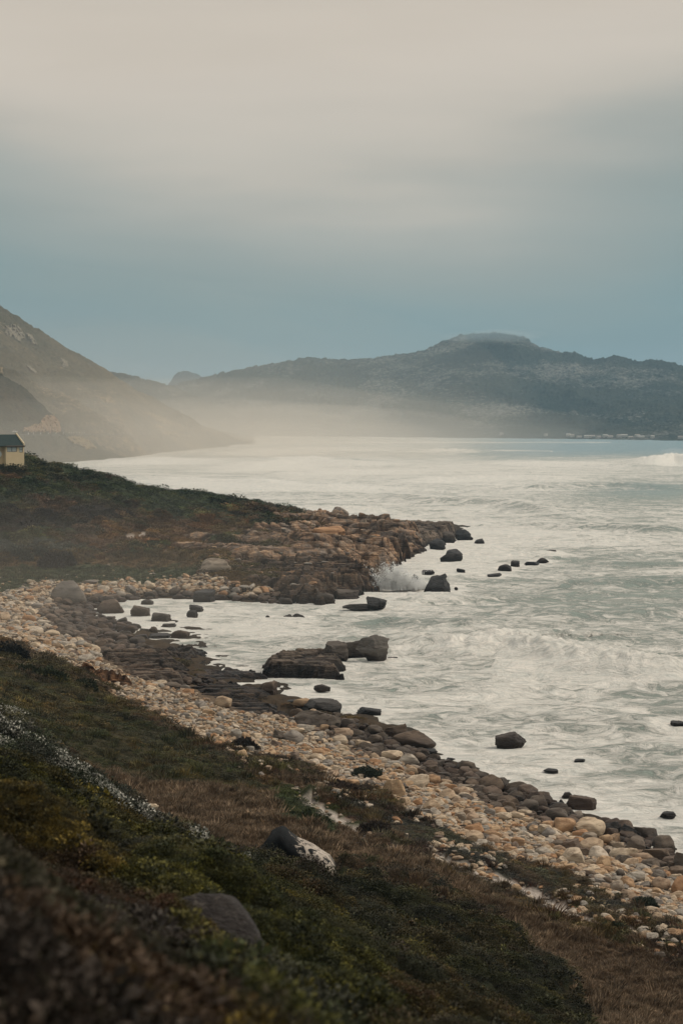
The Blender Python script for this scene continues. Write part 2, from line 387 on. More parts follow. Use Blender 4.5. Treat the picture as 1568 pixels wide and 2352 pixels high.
# ------------------------------------------------------------------ the sea
SR, SCN = 1000, 860
yy = np.concatenate([1 / np.linspace(1 / 118, 1 / 7000, SR - 2), [9000, 11500]])
su = np.linspace(-.30, .32, SCN)
SU, SY = np.meshgrid(su, yy); SX = SU * SY
SPX, SPY = project(SX, SY, 0 * SX)
dist = SY
ph = fbm(SX / 90, SY / 90, 2, 61) * 5
def swell(dx, dy, lam, ph0, sharp=2.0):
    a = 2 * np.pi * (SX * dx + SY * dy) / lam + ph + ph0
    return (np.abs(np.sin(a / 2)) * -2 + 1) * .6 + .4 * np.cos(a)
SZ = np.zeros_like(SX)
depthf = np.clip(-land0(SX, SY) / 3, .4, 1)
SZ += .38 * swell(.25, 1, 46, 0) * np.clip(fbm(SX / 120, SY / 120, 2, 64) + .6, .15, 1.3)
SZ += .20 * swell(-.35, 1, 19, 1.1) + .10 * swell(.7, 1, 9, 2.1) * (dist < 900)
SZ += .20 * fbm(SX / 9, SY / 6, 3, 66) * (dist < 1500) + .15 * fbm(SX / 2.6, SY / 2.2, 2, 69) * np.clip(1.4 - dist / 500, 0, 1)
SZ *= depthf
FO = np.zeros_like(SX)            # extra foam
DK = np.zeros_like(SX)            # clear glassy water
# breakers: (crest line in the picture, height m, run of the front m, run of the back m, foam in front, glassy face)
BREAK = [([(600,1086),(760,1082),(900,1078),(1020,1080)], 2.2, 9, 30, .7, .5),
         ([(900,1102),(1050,1096),(1200,1092),(1320,1098)], 2.2, 9, 30, .6, .6),
         ([(260,1100),(420,1096),(560,1104),(640,1112)], 1.6, 9, 26, .6, .4),
         ([(1080,1112),(1230,1116),(1400,1110),(1600,1118)], 2.2, 9, 30, .3, .8),
         ([(640,1160),(760,1164),(900,1168)], 1.6, 8, 20, .7, .3),
         ([(1060,1222),(1180,1228),(1330,1236),(1500,1232)], 1.5, 8, 20, .5, .6),
         ([(1100,1062),(1250,1060),(1400,1066)], 2.4, 12, 40, .6, .4),
         ([(560,1420),(660,1428),(760,1424)], .7, 5, 10, .4, .4),
         ([(1010,1476),(1090,1462),(1165,1458),(1240,1474),(1330,1492),(1420,1506),(1500,1512),(1600,1522)], 3.1, 5, 22, 1.0, .15),
         ([(840,1421),(960,1430),(1060,1436),(1150,1446)], 1.2, 7, 18, .1, .6),
         ([(850,1133),(930,1138),(1010,1143),(1085,1146),(1150,1148),(1230,1160),(1340,1180)], 3.4, 10, 40, .35, .9),
         ([(1130,1196),(1280,1202),(1400,1204),(1500,1210),(1600,1208)], 2.4, 8, 30, .0, .8),
         ([(1240,1335),(1340,1338),(1440,1336),(1520,1332),(1640,1340)], 1.9, 8, 25, .1, .7),
         ([(1150,1395),(1300,1408),(1450,1402),(1600,1410)], 1.2, 8, 20, .1, .5),
         ([(990,1033),(1030,1031),(1070,1034)], 5.0, 14, 60, 1.0, .2),
         ([(1490,1058),(1520,1048),(1545,1044),(1580,1050),(1640,1056)], 7.0, 9, 34, 1.0, .5),
         ([(545,1078),(600,1064),(680,1056),(760,1058),(860,1064)], 3.2, 20, 60, 1.0, .0),
         ([(560,1100),(640,1112),(760,1116),(860,1112)], 1.6, 20, 40, .5, .0),
         ([(650,1052),(700,1049),(745,1051)], 3.5, 16, 40, 1.0, .0),
         ([(470,1042),(600,1034),(700,1028),(800,1024)], 3.0, 20, 40, 1.0, .0),
         ([(250,1066),(330,1056),(410,1048)], 2.0, 20, 40, 1.0, .0),
         ([(880,1366),(930,1372),(1000,1366),(1060,1372)], 1.6, 5, 10, .5, .6),
         ([(1000,1560),(1150,1572),(1300,1566)], .9, 6, 14, .2, .4),
         ([(1200,1640),(1350,1655),(1500,1648)], .8, 6, 12, .1, .5),
         ([(1380,1290),(1480,1296),(1600,1290)], 1.1, 6, 16, .1, .5),
         ([(1060,1260),(1180,1270),(1300,1262)], 1.0, 6, 18, .5, .3)]
for pts, hgt, fr, bk, fo, dk in BREAK:
    W3 = [at_z(a, b, hgt * .8)[:2] for a, b in pts]
    d = np.full(SX.shape, 1e9); sg = np.zeros_like(SX); tt = np.zeros_like(SX)
    y0 = min(w[1] for w in W3) - 80; y1 = max(w[1] for w in W3) + 150
    rows = np.where((yy > y0) & (yy < y1))[0]
    if not len(rows): continue
    sl = slice(rows[0], rows[-1] + 1)
    X_, Y_ = SX[sl], SY[sl]
    X2 = X_; Y2 = Y_ + fbm(X_ / (fr * 2.2), Y_ / 40, 3, 71) * fr * .45
    n = len(W3) - 1
    for i in range(n):
        (ax, ay), (bx, by) = W3[i], W3[i + 1]
        vx, vy = bx - ax, by - ay; L2 = vx * vx + vy * vy
        s = np.clip(((X2 - ax) * vx + (Y2 - ay) * vy) / L2, 0, 1)
        qx, qy = X2 - ax - s * vx, Y2 - ay - s * vy
        dd = np.hypot(qx, qy); m = dd < d[sl]
        d[sl] = np.where(m, dd, d[sl]); sg[sl] = np.where(m, np.sign(vx * qy - vy * qx), sg[sl]); tt[sl] = np.where(m, (i + s) / n, tt[sl])
    env = np.clip(np.sin(np.pi * np.clip(tt[sl], 0, 1)) * 2.2, 0, 1)
    front = sg[sl] < 0
    D = d[sl]
    prof = np.where(front, np.exp(-(D / fr) ** 1.6), np.exp(-(D / bk) ** 1.3))
    lump = 1 + fo * .22 * fbm(X_ / max(2.5, fr * .5), Y_ / max(2.5, fr * .5), 3, 73)
    SZ[sl] += hgt * env * prof * lump
    FO[sl] += fo * env * np.where(front, np.exp(-(D / (fr * 3.0)) ** 2), np.exp(-(D / (bk * .35)) ** 2)) * 1.2
    DK[sl] += dk * env * np.where(front, np.exp(-((D - fr * .5) / (fr * .7)) ** 2), .5 * np.exp(-(D / (bk * .4)) ** 2))
# broad patches of more or less foam
COV = np.full(SX.shape, .24)
for a, b, sx, sy, v in [(800,1100,500,35,.14),(1100,1075,400,25,.10),(900,1215,400,35,.22),(1250,1225,200,25,.25),(500,1440,260,45,.22),(1000,1290,160,50,.35),
                        (1400,1390,250,50,-.20),(1450,1150,160,30,-.14),(1200,1350,180,30,-.08),(900,1440,220,20,-.14),(1568,1130,160,30,-.2),(1150,1550,300,60,.05),(1500,1650,200,120,-.02),(1350,1290,160,25,-.1),
                        (1000,1640,260,60,.12),(1250,1800,200,60,.14),(1480,1880,120,50,.2),(700,1590,160,40,.2),(900,1355,60,25,.7)]:
    COV += v * np.exp(-((SPX - a) / sx) ** 2 - ((SPY - b) / sy) ** 2)
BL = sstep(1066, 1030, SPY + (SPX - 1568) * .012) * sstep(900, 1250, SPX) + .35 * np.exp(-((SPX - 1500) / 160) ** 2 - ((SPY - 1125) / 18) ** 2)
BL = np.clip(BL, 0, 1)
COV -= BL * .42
COV += .5 * np.clip(1 - np.abs(SPY - 1016) / 2.2, 0, 1) * (SPX < 1400)        # surf on the far beach
COV += .45 * np.clip(1 - np.abs(SPY - (1035 - (1100 - SPX) * .006)) / 2.5, 0, 1) * (SPX < 1270) * (SPX > 560)
shore = np.clip(1 - np.abs(land0(SX, SY) + .2) / 1.1, 0, 1)
COV += shore * .4
t = NT('foaming sea water')
p = t.pos()
wp = t.N('ShaderNodeVectorMath', operation='ADD'); t.L(t.map(p, (.75, 1.0, .6)), wp.inputs[0])
wv = t.N('ShaderNodeVectorMath', operation='SCALE'); t.L(t.noise(p, .09, 3, .5, 0, True), wv.inputs[0]); wv.inputs['Scale'].default_value = 9.0
t.L(wv.outputs[0], wp.inputs[1])
n1 = t.noise(wp.outputs[0], .26, 10, .70, 1.0)
n2 = t.noise(wp.outputs[0], .75, 6, .7, 1.8)
rid = t.math('SUBTRACT', 1.0, t.math('MULTIPLY', t.math('ABSOLUTE', t.math('SUBTRACT', n2, .5)), 7.0))
cov = t.math('SUBTRACT', t.attr('cov', fac=True), .05); fo = t.attr('fo', fac=True); dk = t.attr('dk', fac=True); bl = t.attr('bl', fac=True)
s = t.math('ADD', t.math('MULTIPLY', t.math('SUBTRACT', n1, .5), 2.3), t.math('MULTIPLY', rid, .13))
s = t.math('ADD', s, t.math('MULTIPLY', t.math('SUBTRACT', t.noise(wp.outputs[0], 1.9, 6, .72, .8), .5), .7))
s = t.math('ADD', s, t.math('MULTIPLY', t.math('SUBTRACT', t.noise(p, .022, 3, .5), .5), .5))
s = t.math('ADD', s, t.math('MULTIPLY', t.math('SUBTRACT', t.noise(t.map(p, (.30, 1, 1)), .055, 5, .6, .5), .5), .9)); s = t.math('ADD', s, cov); s = t.math('ADD', s, t.math('MULTIPLY', fo, .55)); s = t.math('SUBTRACT', s, t.math('MULTIPLY', dk, .30))
foam = t.ramp(s, [(.0, .0), (.10, .35), (.24, .75), (.42, 1.0)])
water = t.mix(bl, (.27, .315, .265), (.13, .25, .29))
water = t.mix(t.math('MULTIPLY', dk, .6, True), water, (.17, .22, .19))
fcol = t.mix(t.ramp(t.noise(wp.outputs[0], .5, 7, .7, .8), [(.32, 0.0), (.62, 1.0)]), (.60, .595, .54), (.86, .80, .715))
c = t.mix(foam, water, fcol)
t.bump(t.math('ADD', t.math('MULTIPLY', foam, .5), t.math('ADD', t.noise(wp.outputs[0], 1.1, 6, .65, .6), t.math('MULTIPLY', n1, 1.2))), .85, .8)
rough = t.math('ADD', .42, t.math('MULTIPLY', foam, .5))
SM = t.fin(c, rough, .35)
me = np_mesh('sea', np.stack([SX, SY, SZ], -1).reshape(-1, 3), grid_faces(SR, SCN), [SM])
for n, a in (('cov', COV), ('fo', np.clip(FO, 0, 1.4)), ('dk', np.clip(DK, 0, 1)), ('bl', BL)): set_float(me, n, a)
SEA = me; props(obj('sea', me), kind='structure')
def sea_z(x, y): return 0.1

# ------------------------------------------------------------------ far hills (lofts from foot line to crest line, each at its own distance)
def loft(name, cols, foot, crest, dback, nu=500, nv=170, p=1.25, amp=4, seed=1, mat=None, spurs=0, far=False, wl0=120, kind='structure', rough=1.0):
    cx = np.array([c[0] for c in crest], float); cy = np.array([c[1] for c in crest], float); cd = np.array([c[2] for c in crest], float)
    fx = np.array([c[0] for c in foot], float); fy = np.array([c[1] for c in foot], float)
    px = np.linspace(cols[0], cols[1], nu)
    top = np.interp(px, cx, cy); dt = np.interp(px, cx, cd)
    bot = np.interp(px, fx, fy)
    u, s = ray(px, bot); db = (0 - EYE) / s
    dt = np.maximum(dt, db + 60)
    ut, st = ray(px, top); zt = EYE + st * dt
    T = np.linspace(0, 1, nv)[:, None]
    Y = db + (dt - db) * T; Z = np.maximum(zt, .5) * (T ** p)
    Xc = (u * (1 - T) + ut * T) * Y
    T2 = np.linspace(0, 1, 30)[1:, None]
    Yb = dt + dback * T2; Zb = zt * (1 - T2 ** 1.3) - 3 * T2; Xb = ut * Yb
    X = np.vstack([Xc, Xb]); Y = np.vstack([Y, Yb]); Z = np.vstack([Z, Zb])
    T = np.vstack([T * np.ones_like(px), 1 + T2 * np.ones_like(px)])
    env = np.clip(T * 5, 0, 1)
    Z = Z + env * amp * (fbm(X / wl0, Y / wl0, 5, seed, .55) * np.where(T < .93, 1, .35 + .65 * np.abs(T - .93)))
    if spurs: Z = Z - env * np.sin(np.pi * np.clip(T, 0, 1)) * spurs * np.abs(fbm(X / 210 + Y / 900, Y / 1400, 3, seed + 5))
    k = float(dt.mean()) / 3000
    bush = rough * k * fbm(X / (9 * k), Y / (16 * k), 3, seed + 9, .7) * 2.0
    Z = Z + env * bush
    Z[0] = -2
    me = np_mesh(name, np.stack([X, Y, Z], -1).reshape(-1, 3), grid_faces(nv + 29, nu), [mat])
    set_float(me, 'T', T)
    o = obj(name, me); props(o, kind=kind)
    return o
def hill_mat(name, base, base2, rockc, sc, lo, hi, strip=(1, 1, 3)):
    t = NT(name); p = t.pos()
    c = t.mix(t.ramp(t.noise(p, sc * .12, 5, .6), [(.35, 0.0), (.65, 1.0)]), base, base2)
    reg = t.noise(t.map(p, (1, .6, 2.5)), sc * .09, 4, .55)
    spk = t.noise(t.map(p, strip), sc * 1.6, 7, .78)
    m = t.math('ADD', spk, t.math('MULTIPLY', t.math('SUBTRACT', reg, .5), .9))
    c = t.mix(t.ramp(m, [(lo, 0.0), (hi, 1.0)]), c, rockc)
    c = t.mix(t.ramp(t.noise(p, sc * 2.3, 6, .75), [(.35, .85), (.52, 0.0)]), c, t.mix(1.0, c, (.3, .32, .32), 'MULTIPLY'))
    t.bump(t.noise(p, sc * 1.2, 8, .75), 1.0, 9 / sc * .05)
    return t.fin(c, .95, .1), t
m_far, _ = hill_mat('far mountain heath and rock', (.030, .045, .036), (.05, .058, .04), (.24, .23, .20), .045, .53, .66)
m_left, tl = hill_mat('left mountain scrub', (.075, .072, .042), (.14, .11, .062), (.42, .31, .19), .07, .56, .70)
m_blue, _ = hill_mat('distant peak', (.03, .05, .05), (.05, .06, .05), (.10, .11, .10), .02, .6, .8)
loft('far_hill', (-150, 700), [(-150, 1000), (700, 1000)],
     [(-150, 800, 4700), (150, 830, 4700), (262, 857, 4700), (300, 862, 4700), (340, 875, 4800), (400, 889, 4900), (460, 915, 5000), (540, 955, 5000), (640, 985, 4950), (700, 992, 4950)], 1500, 300, 110, amp=10, seed=21, mat=m_far, wl0=300)
loft('distant_peak', (340, 560), [(340, 985), (560, 985)],
     [(340, 930, 9000), (383, 885, 9000), (400, 862, 9000), (420, 852, 9000), (428, 851, 9000), (440, 856, 9000), (452, 858, 9000), (465, 869, 9000), (500, 885, 9000), (560, 930, 9000)], 2000, 160, 60, amp=6, seed=24, mat=m_blue, wl0=300)
loft('far_mountain', (330, 2000), [(330, 999), (560, 1001), (800, 1003), (1000, 1005), (1300, 1008), (1568, 1012), (2000, 1022)],
     [(330, 930, 6200), (383, 892, 6200), (425, 877, 6200), (465, 869, 6200), (530, 855, 6100), (590, 842, 6100), (650, 832, 6000), (710, 821, 6000), (783, 826, 6000), (849, 822, 5900),
      (884, 815, 5900), (969, 805, 5900), (1009, 787, 5900), (1059, 770, 5900), (1134, 763, 5900), (1199, 771, 5900), (1234, 792, 5800), (1289, 811, 5700), (1309, 812, 5600), (1319, 809, 5600),
      (1339, 821, 5600), (1374, 826, 5500), (1409, 819, 5500), (1430, 820, 5500), (1459, 829, 5400), (1499, 824, 5400), (1534, 829, 5300), (1568, 840, 5300), (1800, 860, 5200), (2000, 900, 5200)],
     2500, 1000, 260, p=1.15, amp=11, seed=31, mat=m_far, spurs=26, wl0=260, rough=1.2)
# left mountain: bare rock faces and pale scars sit on top of the general look
m = tl
loft('left_mountain', (-420, 585), [(-420, 1090), (0, 1076), (60, 1072), (110, 1066), (170, 1062), (225, 1058), (300, 1050), (410, 1036), (550, 1023), (585, 1019)],
     [(-420, 500, 2500), (-150, 640, 2550), (0, 703, 2600), (65, 745, 2620), (160, 800, 2650), (240, 847, 2700), (300, 885, 2740), (360, 920, 2780), (435, 960, 2850), (470, 980, 2880), (525, 998, 2950), (555, 1012, 3000), (585, 1017, 3080)],
     1800, 620, 240, p=1.12, amp=11, seed=41, mat=m_left, spurs=20, wl0=110)
m_spur, ts = hill_mat('spur scrub', (.065, .06, .036), (.11, .085, .05), (.24, .18, .12), .1, .66, .76)
tT = ts.attr('T', fac=True)
loft('headland_spur', (-420, 245), [(-420, 1088), (0, 1078), (100, 1066), (200, 1050), (245, 1040)],
     [(-420, 720, 1900), (-100, 830, 1950), (0, 857, 1950), (22, 872, 1950), (55, 890, 1950), (100, 930, 1960), (118, 950, 1960), (134, 962, 1965), (142, 985, 1970), (150, 996, 1975), (190, 999, 1990), (215, 1014, 2020), (230, 1024, 2060), (245, 1034, 2100)],
     500, 420, 150, p=1.1, amp=3.5, seed=51, mat=m_spur, wl0=60)

# ------------------------------------------------------------------ rock shapes
def rock_mesh(name, seed, mats, sub=3, kind='round', flat=.75):
    rs = random.Random(seed)
    bm = bmesh.new(); bmesh.ops.create_icosphere(bm, subdivisions=sub, radius=1.0)
    o3 = Vector((rs.uniform(-50, 50), rs.uniform(-50, 50), rs.uniform(-50, 50)))
    planes = []
    n = {'round': 11, 'block': 9, 'crag': 9, 'slab': 8}[kind]
    for k in range(n):
        a = rs.uniform(0, 2 * math.pi); e = rs.uniform(-.3, 1.2)
        nn = Vector((math.cos(a) * math.cos(e), math.sin(a) * math.cos(e), math.sin(e)))
        planes.append((nn, rs.uniform(.62, .9) if kind == 'round' else rs.uniform(.5, .8)))
    if kind in ('block', 'slab'):
        yaw = rs.uniform(-.3, .3)
        planes = [(Vector((math.cos(yaw + k * math.pi / 2 + rs.uniform(-.3, .3)), math.sin(yaw + k * math.pi / 2 + rs.uniform(-.3, .3)), rs.uniform(-.1, .5))).normalized(), rs.uniform(.56, .78)) for k in range(4)] + planes[:4]
        planes.append((Vector((rs.uniform(-.3, .3), rs.uniform(-.3, .3), 1)).normalized(), rs.uniform(.45, .6)))
    for v in bm.verts:
        p = v.co.copy()
        p *= 1 + .3 * mnoise.noise(p * .9 + o3) + .1 * mnoise.noise(p * 2.3 + o3)
        for nn, d in planes:
            q = p.dot(nn) - d
            if q > 0: p -= nn * q * .92
        if kind in ('crag', 'block', 'slab'):
            st = mnoise.noise(Vector((o3.x, o3.y, math.floor(p.z * 5 + .6 * mnoise.noise(p * 1.2 + o3)) * 1.7)))
            p.x *= 1 + .13 * st; p.y *= 1 + .13 * st
            cr = mnoise.noise(Vector((math.floor(p.x * 2.7), math.floor(p.y * 2.7), math.floor(p.z * 3.1))) * 1.37 + o3)
            p *= 1 + (.12 if kind == 'crag' else .06) * cr
        p += Vector((mnoise.noise(p * 5 + o3), mnoise.noise(p * 5 - o3), mnoise.noise(p * 4.7 + o3 * 2))) * (.025 if kind == 'round' else .07)
        v.co = p
    xs = [v.co.x for v in bm.verts]; ys = [v.co.y for v in bm.verts]; zs = [v.co.z for v in bm.verts]
    cx, cy = (max(xs) + min(xs)) / 2, (max(ys) + min(ys)) / 2
    sx, sy, sz = 1 / (max(xs) - min(xs)), 1 / (max(ys) - min(ys)), 1 / (max(zs) - min(zs)); z0 = min(zs)
    for v in bm.verts: v.co = Vector(((v.co.x - cx) * sx, (v.co.y - cy) * sy, (v.co.z - z0) * sz))       # 1 x 1 x 1, standing on z = 0
    me = bpy.data.meshes.new(name); bm.to_mesh(me); bm.free()
    for m in mats: me.materials.append(m)
    me.polygons.foreach_set('use_smooth', np.ones(len(me.polygons), bool))
    if kind != 'round':
        try: me.set_sharp_from_angle(angle=R(38))
        except Exception: pass
    return me
CREAM = [(.46,.37,.27), (.50,.42,.33), (.42,.31,.21), (.38,.33,.27), (.52,.41,.29)]
TAN = [(.42,.27,.16), (.38,.22,.12), (.45,.31,.19), (.36,.26,.18)]
GREY = [(.24,.21,.18), (.30,.27,.23), (.20,.175,.15), (.27,.22,.17)]
DARK = [(.145,.115,.09), (.12,.098,.08), (.175,.13,.10), (.15,.11,.08)]
m_cream = rock_mat('cream quartzite', CREAM, scale=.6, crack=.12)
m_tan = rock_mat('tan sandstone', TAN, scale=.6, crack=.12)
m_grey = rock_mat('grey stone', GREY, scale=.6, crack=.12)
m_dark = rock_mat('dark brown stone', DARK, scale=.6, crack=.15)
m_wet = rock_mat('wet black rock', [(.085,.078,.072), (.11,.092,.078), (.07,.067,.066)], scale=.7, crack=.35)
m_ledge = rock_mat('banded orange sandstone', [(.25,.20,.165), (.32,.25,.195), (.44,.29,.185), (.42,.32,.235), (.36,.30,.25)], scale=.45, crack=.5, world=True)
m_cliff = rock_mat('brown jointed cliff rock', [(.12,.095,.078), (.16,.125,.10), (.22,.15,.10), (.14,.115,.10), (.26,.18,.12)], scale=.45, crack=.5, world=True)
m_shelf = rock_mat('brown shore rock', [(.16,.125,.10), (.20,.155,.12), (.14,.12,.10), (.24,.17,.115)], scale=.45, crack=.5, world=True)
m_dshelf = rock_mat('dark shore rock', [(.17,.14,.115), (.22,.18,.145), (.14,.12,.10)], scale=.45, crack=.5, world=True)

# ------------------------------------------------------------------ jointed rock shelves
def cells(x, y, ang, lx, ly, seed):
    """broken layers: a random height for every joint block and the depth of the crack around it"""
    ca, sa = math.cos(ang), math.sin(ang)
    a = (x * ca + y * sa) / lx; b = (-x * sa + y * ca) / ly
    a = a + .25 * fbm(x / 9, y / 9, 2, seed); b = b + .22 * fbm(x / 11, y / 7, 2, seed + 3)
    row = np.floor(b); a = a * (.45 + 1.1 * h01(row, row * 0, 0, seed + 21)) + h01(row, row * 0, 0, seed) * 7
    colw = np.floor(a); fa = a - colw; fb = b - row
    edge = np.minimum(np.minimum(fa, 1 - fa) * lx, np.minimum(fb, 1 - fb) * ly)
    return h01(colw, row, 0, seed + 1), edge
SHP = []
def shelf(name, poly, top, mat, res=.45, blk=(4.2, 2.4), amp=1.0, ang=.15, tilt=(0, 0), seed=1, label=None, cat='rock shelf', cliff=None, rag=1.0, group=None, floor=-1.5):
    """poly: outline in the picture, each point on the rock's own top surface; top: height or callable(x, y)"""
    tz = top if not callable(top) else 3.0
    W3 = [(at_z(a, b, (c[0] if c else tz))[:2]) for a, b, *c in poly]
    if name == 'rock_shelf': SHP.append(W3)
    xs = [w[0] for w in W3]; ys = [w[1] for w in W3]
    x = np.arange(min(xs) - 4, max(xs) + 4, res); y = np.arange(min(ys) - 5, max(ys) + 5, res * 1.15)
    X, Y = np.meshgrid(x, y)
    wx = X + rag * (fbm(X / 7, Y / 7, 3, seed + 40) * 2.0 + (cells(X, Y, ang, blk[0], blk[1], seed)[0] - .5) * 1.8); wy = Y + rag * fbm(X / 6, Y / 6, 3, seed + 41) * 2.5
    ins = inpoly(wx, wy, W3)
    ed = linedist(wx, wy, W3 + [W3[0]])
    sgn = np.where(ins, ed, -ed)
    tb = top(X, Y) if callable(top) else np.full(X.shape, float(top))
    tb = tb + tilt[0] * (X - np.mean(xs)) + tilt[1] * (Y - np.mean(ys))
    h1, e1 = cells(X, Y, ang, blk[0], blk[1], seed); h2, e2 = cells(X, Y, ang + .1, blk[0] * .42, blk[1] * .5, seed + 7); h3, e3 = cells(X, Y, ang, blk[0] * 3.1, blk[1] * 2.6, seed + 13)
    Z = tb + amp * ((h1 - .5) * 1.2 * (.3 + .7 * sstep(-.5, .3, fbm(X / 18, Y / 12, 2, seed + 61))) + (h3 - .5) * 1.1 + (h2 - .5) * .5) + fbm(X / 1.1, Y / 1.1, 2, seed + 5) * .1 * amp
    mass = .15 + .85 * sstep(-.35, .25, fbm(X / 16, Y / 10, 3, seed + 60))
    Z = Z - mass * amp * 1.3 * np.exp(-(e1 / max(.3, res)) ** 2) - mass * amp * .45 * np.exp(-(e2 / max(.2, res * .7)) ** 2)
    stp = 1.6 * amp + .4
    fall = np.clip(sgn / (stp * 1.2), 0, 1); fall = (np.floor(fall * 3) / 3 * .8 + fall * .2)
    Z = floor + (Z - floor) * np.where(sgn > 0, np.clip(.45 + .55 * fall, 0, 1), 0)
    keep = (sgn > -res * 1.6)
    nr, nc = X.shape
    Fq = grid_faces(nr, nc)
    kf = keep.ravel()[Fq].any(1); Fq = Fq[kf]
    used = np.unique(Fq); remap = np.full(nr * nc, -1); remap[used] = np.arange(len(used))
    V = np.stack([X, Y, Z], -1).reshape(-1, 3)[used]
    c = V.mean(0); c[2] = 0
    me = np_mesh(name, V - c, remap[Fq], [mat], smooth=False)
    set_float(me, 'joint', np.clip(np.exp(-(e1 / max(.42, res)) ** 2) + .5 * np.exp(-(e2 / max(.25, res * .8)) ** 2), 0, 1).ravel()[used]); set_float(me, 'tone', (.65 * h1 + .35 * h2).ravel()[used])  # joint: mask for the painted crevice shade
    o = obj(name, me, loc=tuple(c)); props(o, label, cat, group)
    return o
def tiers(pts, amp, period, seed=0):
    W3 = [at_z(a, b, c) for a, b, c in pts]
    def f(x, y):
        num = 0; den = 0
        for wx, wy, wz in W3:
            w = 1 / (((x - wx) * 1.0) ** 2 + (y - wy) ** 2 + 60) ** 1.5; num = num + w * wz; den = den + w
        q = (y + fbm(x / 34, y / 60, 3, seed + 90) * period * .7 + x * .12) / period
        fr = q - np.floor(q)                                       # layers dip inland: each tier ends in a face towards the cove
        return num / den + amp * (.5 - fr) * np.clip(fr * 9, 0, 1) * (.5 + h01(np.floor(q), np.floor(q) * 0, 0, seed))
    return f
HEAD_UP = [(345,1268,4.5),(400,1250,5.5),(480,1240,6),(560,1228,6.5),(600,1200,7),(640,1182,7),(700,1176,7),(760,1184,6),(830,1196,5),(900,1200,5),(960,1212,4.5),(975,1240,3),(930,1262,2.5),(890,1290,2.5),(780,1292,4),(640,1300,4.5),(540,1290,5),(430,1284,4),(345,1280,4)]
HEAD_LO = [(460,1300,4.5),(560,1288,5),(700,1288,4.8),(800,1290,4.4),(850,1300,4.2),(872,1318,3.4),(868,1345,1.0),(850,1362,.1),(800,1366,.1),(720,1388,.1),(640,1378,.1),(560,1372,.1),(500,1366,.1),(452,1338,3)]
HEAD_TIP = [(830,1194,4.2),(900,1193,4.2),(975,1196,4.2),(1044,1199,4.0),(1050,1222,.4),(1040,1238,.1),(985,1252,.1),(950,1250,1.5),(900,1240,2.8),(840,1220,4)]
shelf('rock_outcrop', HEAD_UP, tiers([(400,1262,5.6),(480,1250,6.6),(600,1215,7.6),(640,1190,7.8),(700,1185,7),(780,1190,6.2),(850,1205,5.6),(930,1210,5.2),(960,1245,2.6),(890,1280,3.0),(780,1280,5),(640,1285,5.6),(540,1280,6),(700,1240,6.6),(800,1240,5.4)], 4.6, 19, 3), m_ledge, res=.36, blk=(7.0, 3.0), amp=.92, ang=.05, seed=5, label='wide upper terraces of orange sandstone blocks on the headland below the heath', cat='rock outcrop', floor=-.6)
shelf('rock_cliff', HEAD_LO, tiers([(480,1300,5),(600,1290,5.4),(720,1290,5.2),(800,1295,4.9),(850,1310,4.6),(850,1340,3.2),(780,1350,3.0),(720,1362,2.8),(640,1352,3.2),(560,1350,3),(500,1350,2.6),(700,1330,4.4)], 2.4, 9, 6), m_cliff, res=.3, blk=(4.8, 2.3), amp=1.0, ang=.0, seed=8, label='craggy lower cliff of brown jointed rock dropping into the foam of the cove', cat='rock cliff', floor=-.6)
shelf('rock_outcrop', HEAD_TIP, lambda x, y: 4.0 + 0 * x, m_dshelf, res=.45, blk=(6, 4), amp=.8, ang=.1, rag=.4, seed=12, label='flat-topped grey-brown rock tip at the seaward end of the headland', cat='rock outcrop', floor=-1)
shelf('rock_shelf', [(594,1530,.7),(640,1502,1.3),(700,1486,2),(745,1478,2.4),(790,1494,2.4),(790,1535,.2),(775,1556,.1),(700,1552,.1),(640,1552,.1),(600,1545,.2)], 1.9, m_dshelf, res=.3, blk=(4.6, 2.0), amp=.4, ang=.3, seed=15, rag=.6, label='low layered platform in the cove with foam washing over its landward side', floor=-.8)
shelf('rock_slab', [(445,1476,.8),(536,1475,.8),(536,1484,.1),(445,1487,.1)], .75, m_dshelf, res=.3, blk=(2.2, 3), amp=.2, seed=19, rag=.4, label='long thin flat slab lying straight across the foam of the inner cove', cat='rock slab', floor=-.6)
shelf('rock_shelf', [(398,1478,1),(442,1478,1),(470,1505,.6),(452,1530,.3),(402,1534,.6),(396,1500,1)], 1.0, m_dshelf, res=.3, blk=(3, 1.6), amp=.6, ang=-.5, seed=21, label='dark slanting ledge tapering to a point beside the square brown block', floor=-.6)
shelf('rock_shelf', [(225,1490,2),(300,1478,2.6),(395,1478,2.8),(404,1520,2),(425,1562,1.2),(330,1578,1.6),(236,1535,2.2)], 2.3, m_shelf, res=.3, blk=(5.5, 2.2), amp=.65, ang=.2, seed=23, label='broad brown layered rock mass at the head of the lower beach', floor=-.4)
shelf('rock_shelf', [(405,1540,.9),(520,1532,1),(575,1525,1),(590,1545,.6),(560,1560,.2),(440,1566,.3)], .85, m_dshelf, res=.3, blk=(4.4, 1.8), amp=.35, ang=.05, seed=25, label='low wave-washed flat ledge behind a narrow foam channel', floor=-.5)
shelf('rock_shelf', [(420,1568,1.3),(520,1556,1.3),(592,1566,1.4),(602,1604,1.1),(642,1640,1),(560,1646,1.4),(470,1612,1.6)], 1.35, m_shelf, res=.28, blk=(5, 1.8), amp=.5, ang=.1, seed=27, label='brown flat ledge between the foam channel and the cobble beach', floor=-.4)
shelf('rock_shelf', [(560,1590,1.1),(600,1585,1.5),(640,1610,1),(690,1636,.8),(640,1650,.6),(580,1625,1.2)], .95, m_shelf, res=.3, blk=(3, 1.8), amp=.6, ang=-.4, seed=29, label='brown broken ledge running down the beach edge to the dark cove rocks', floor=-.4)
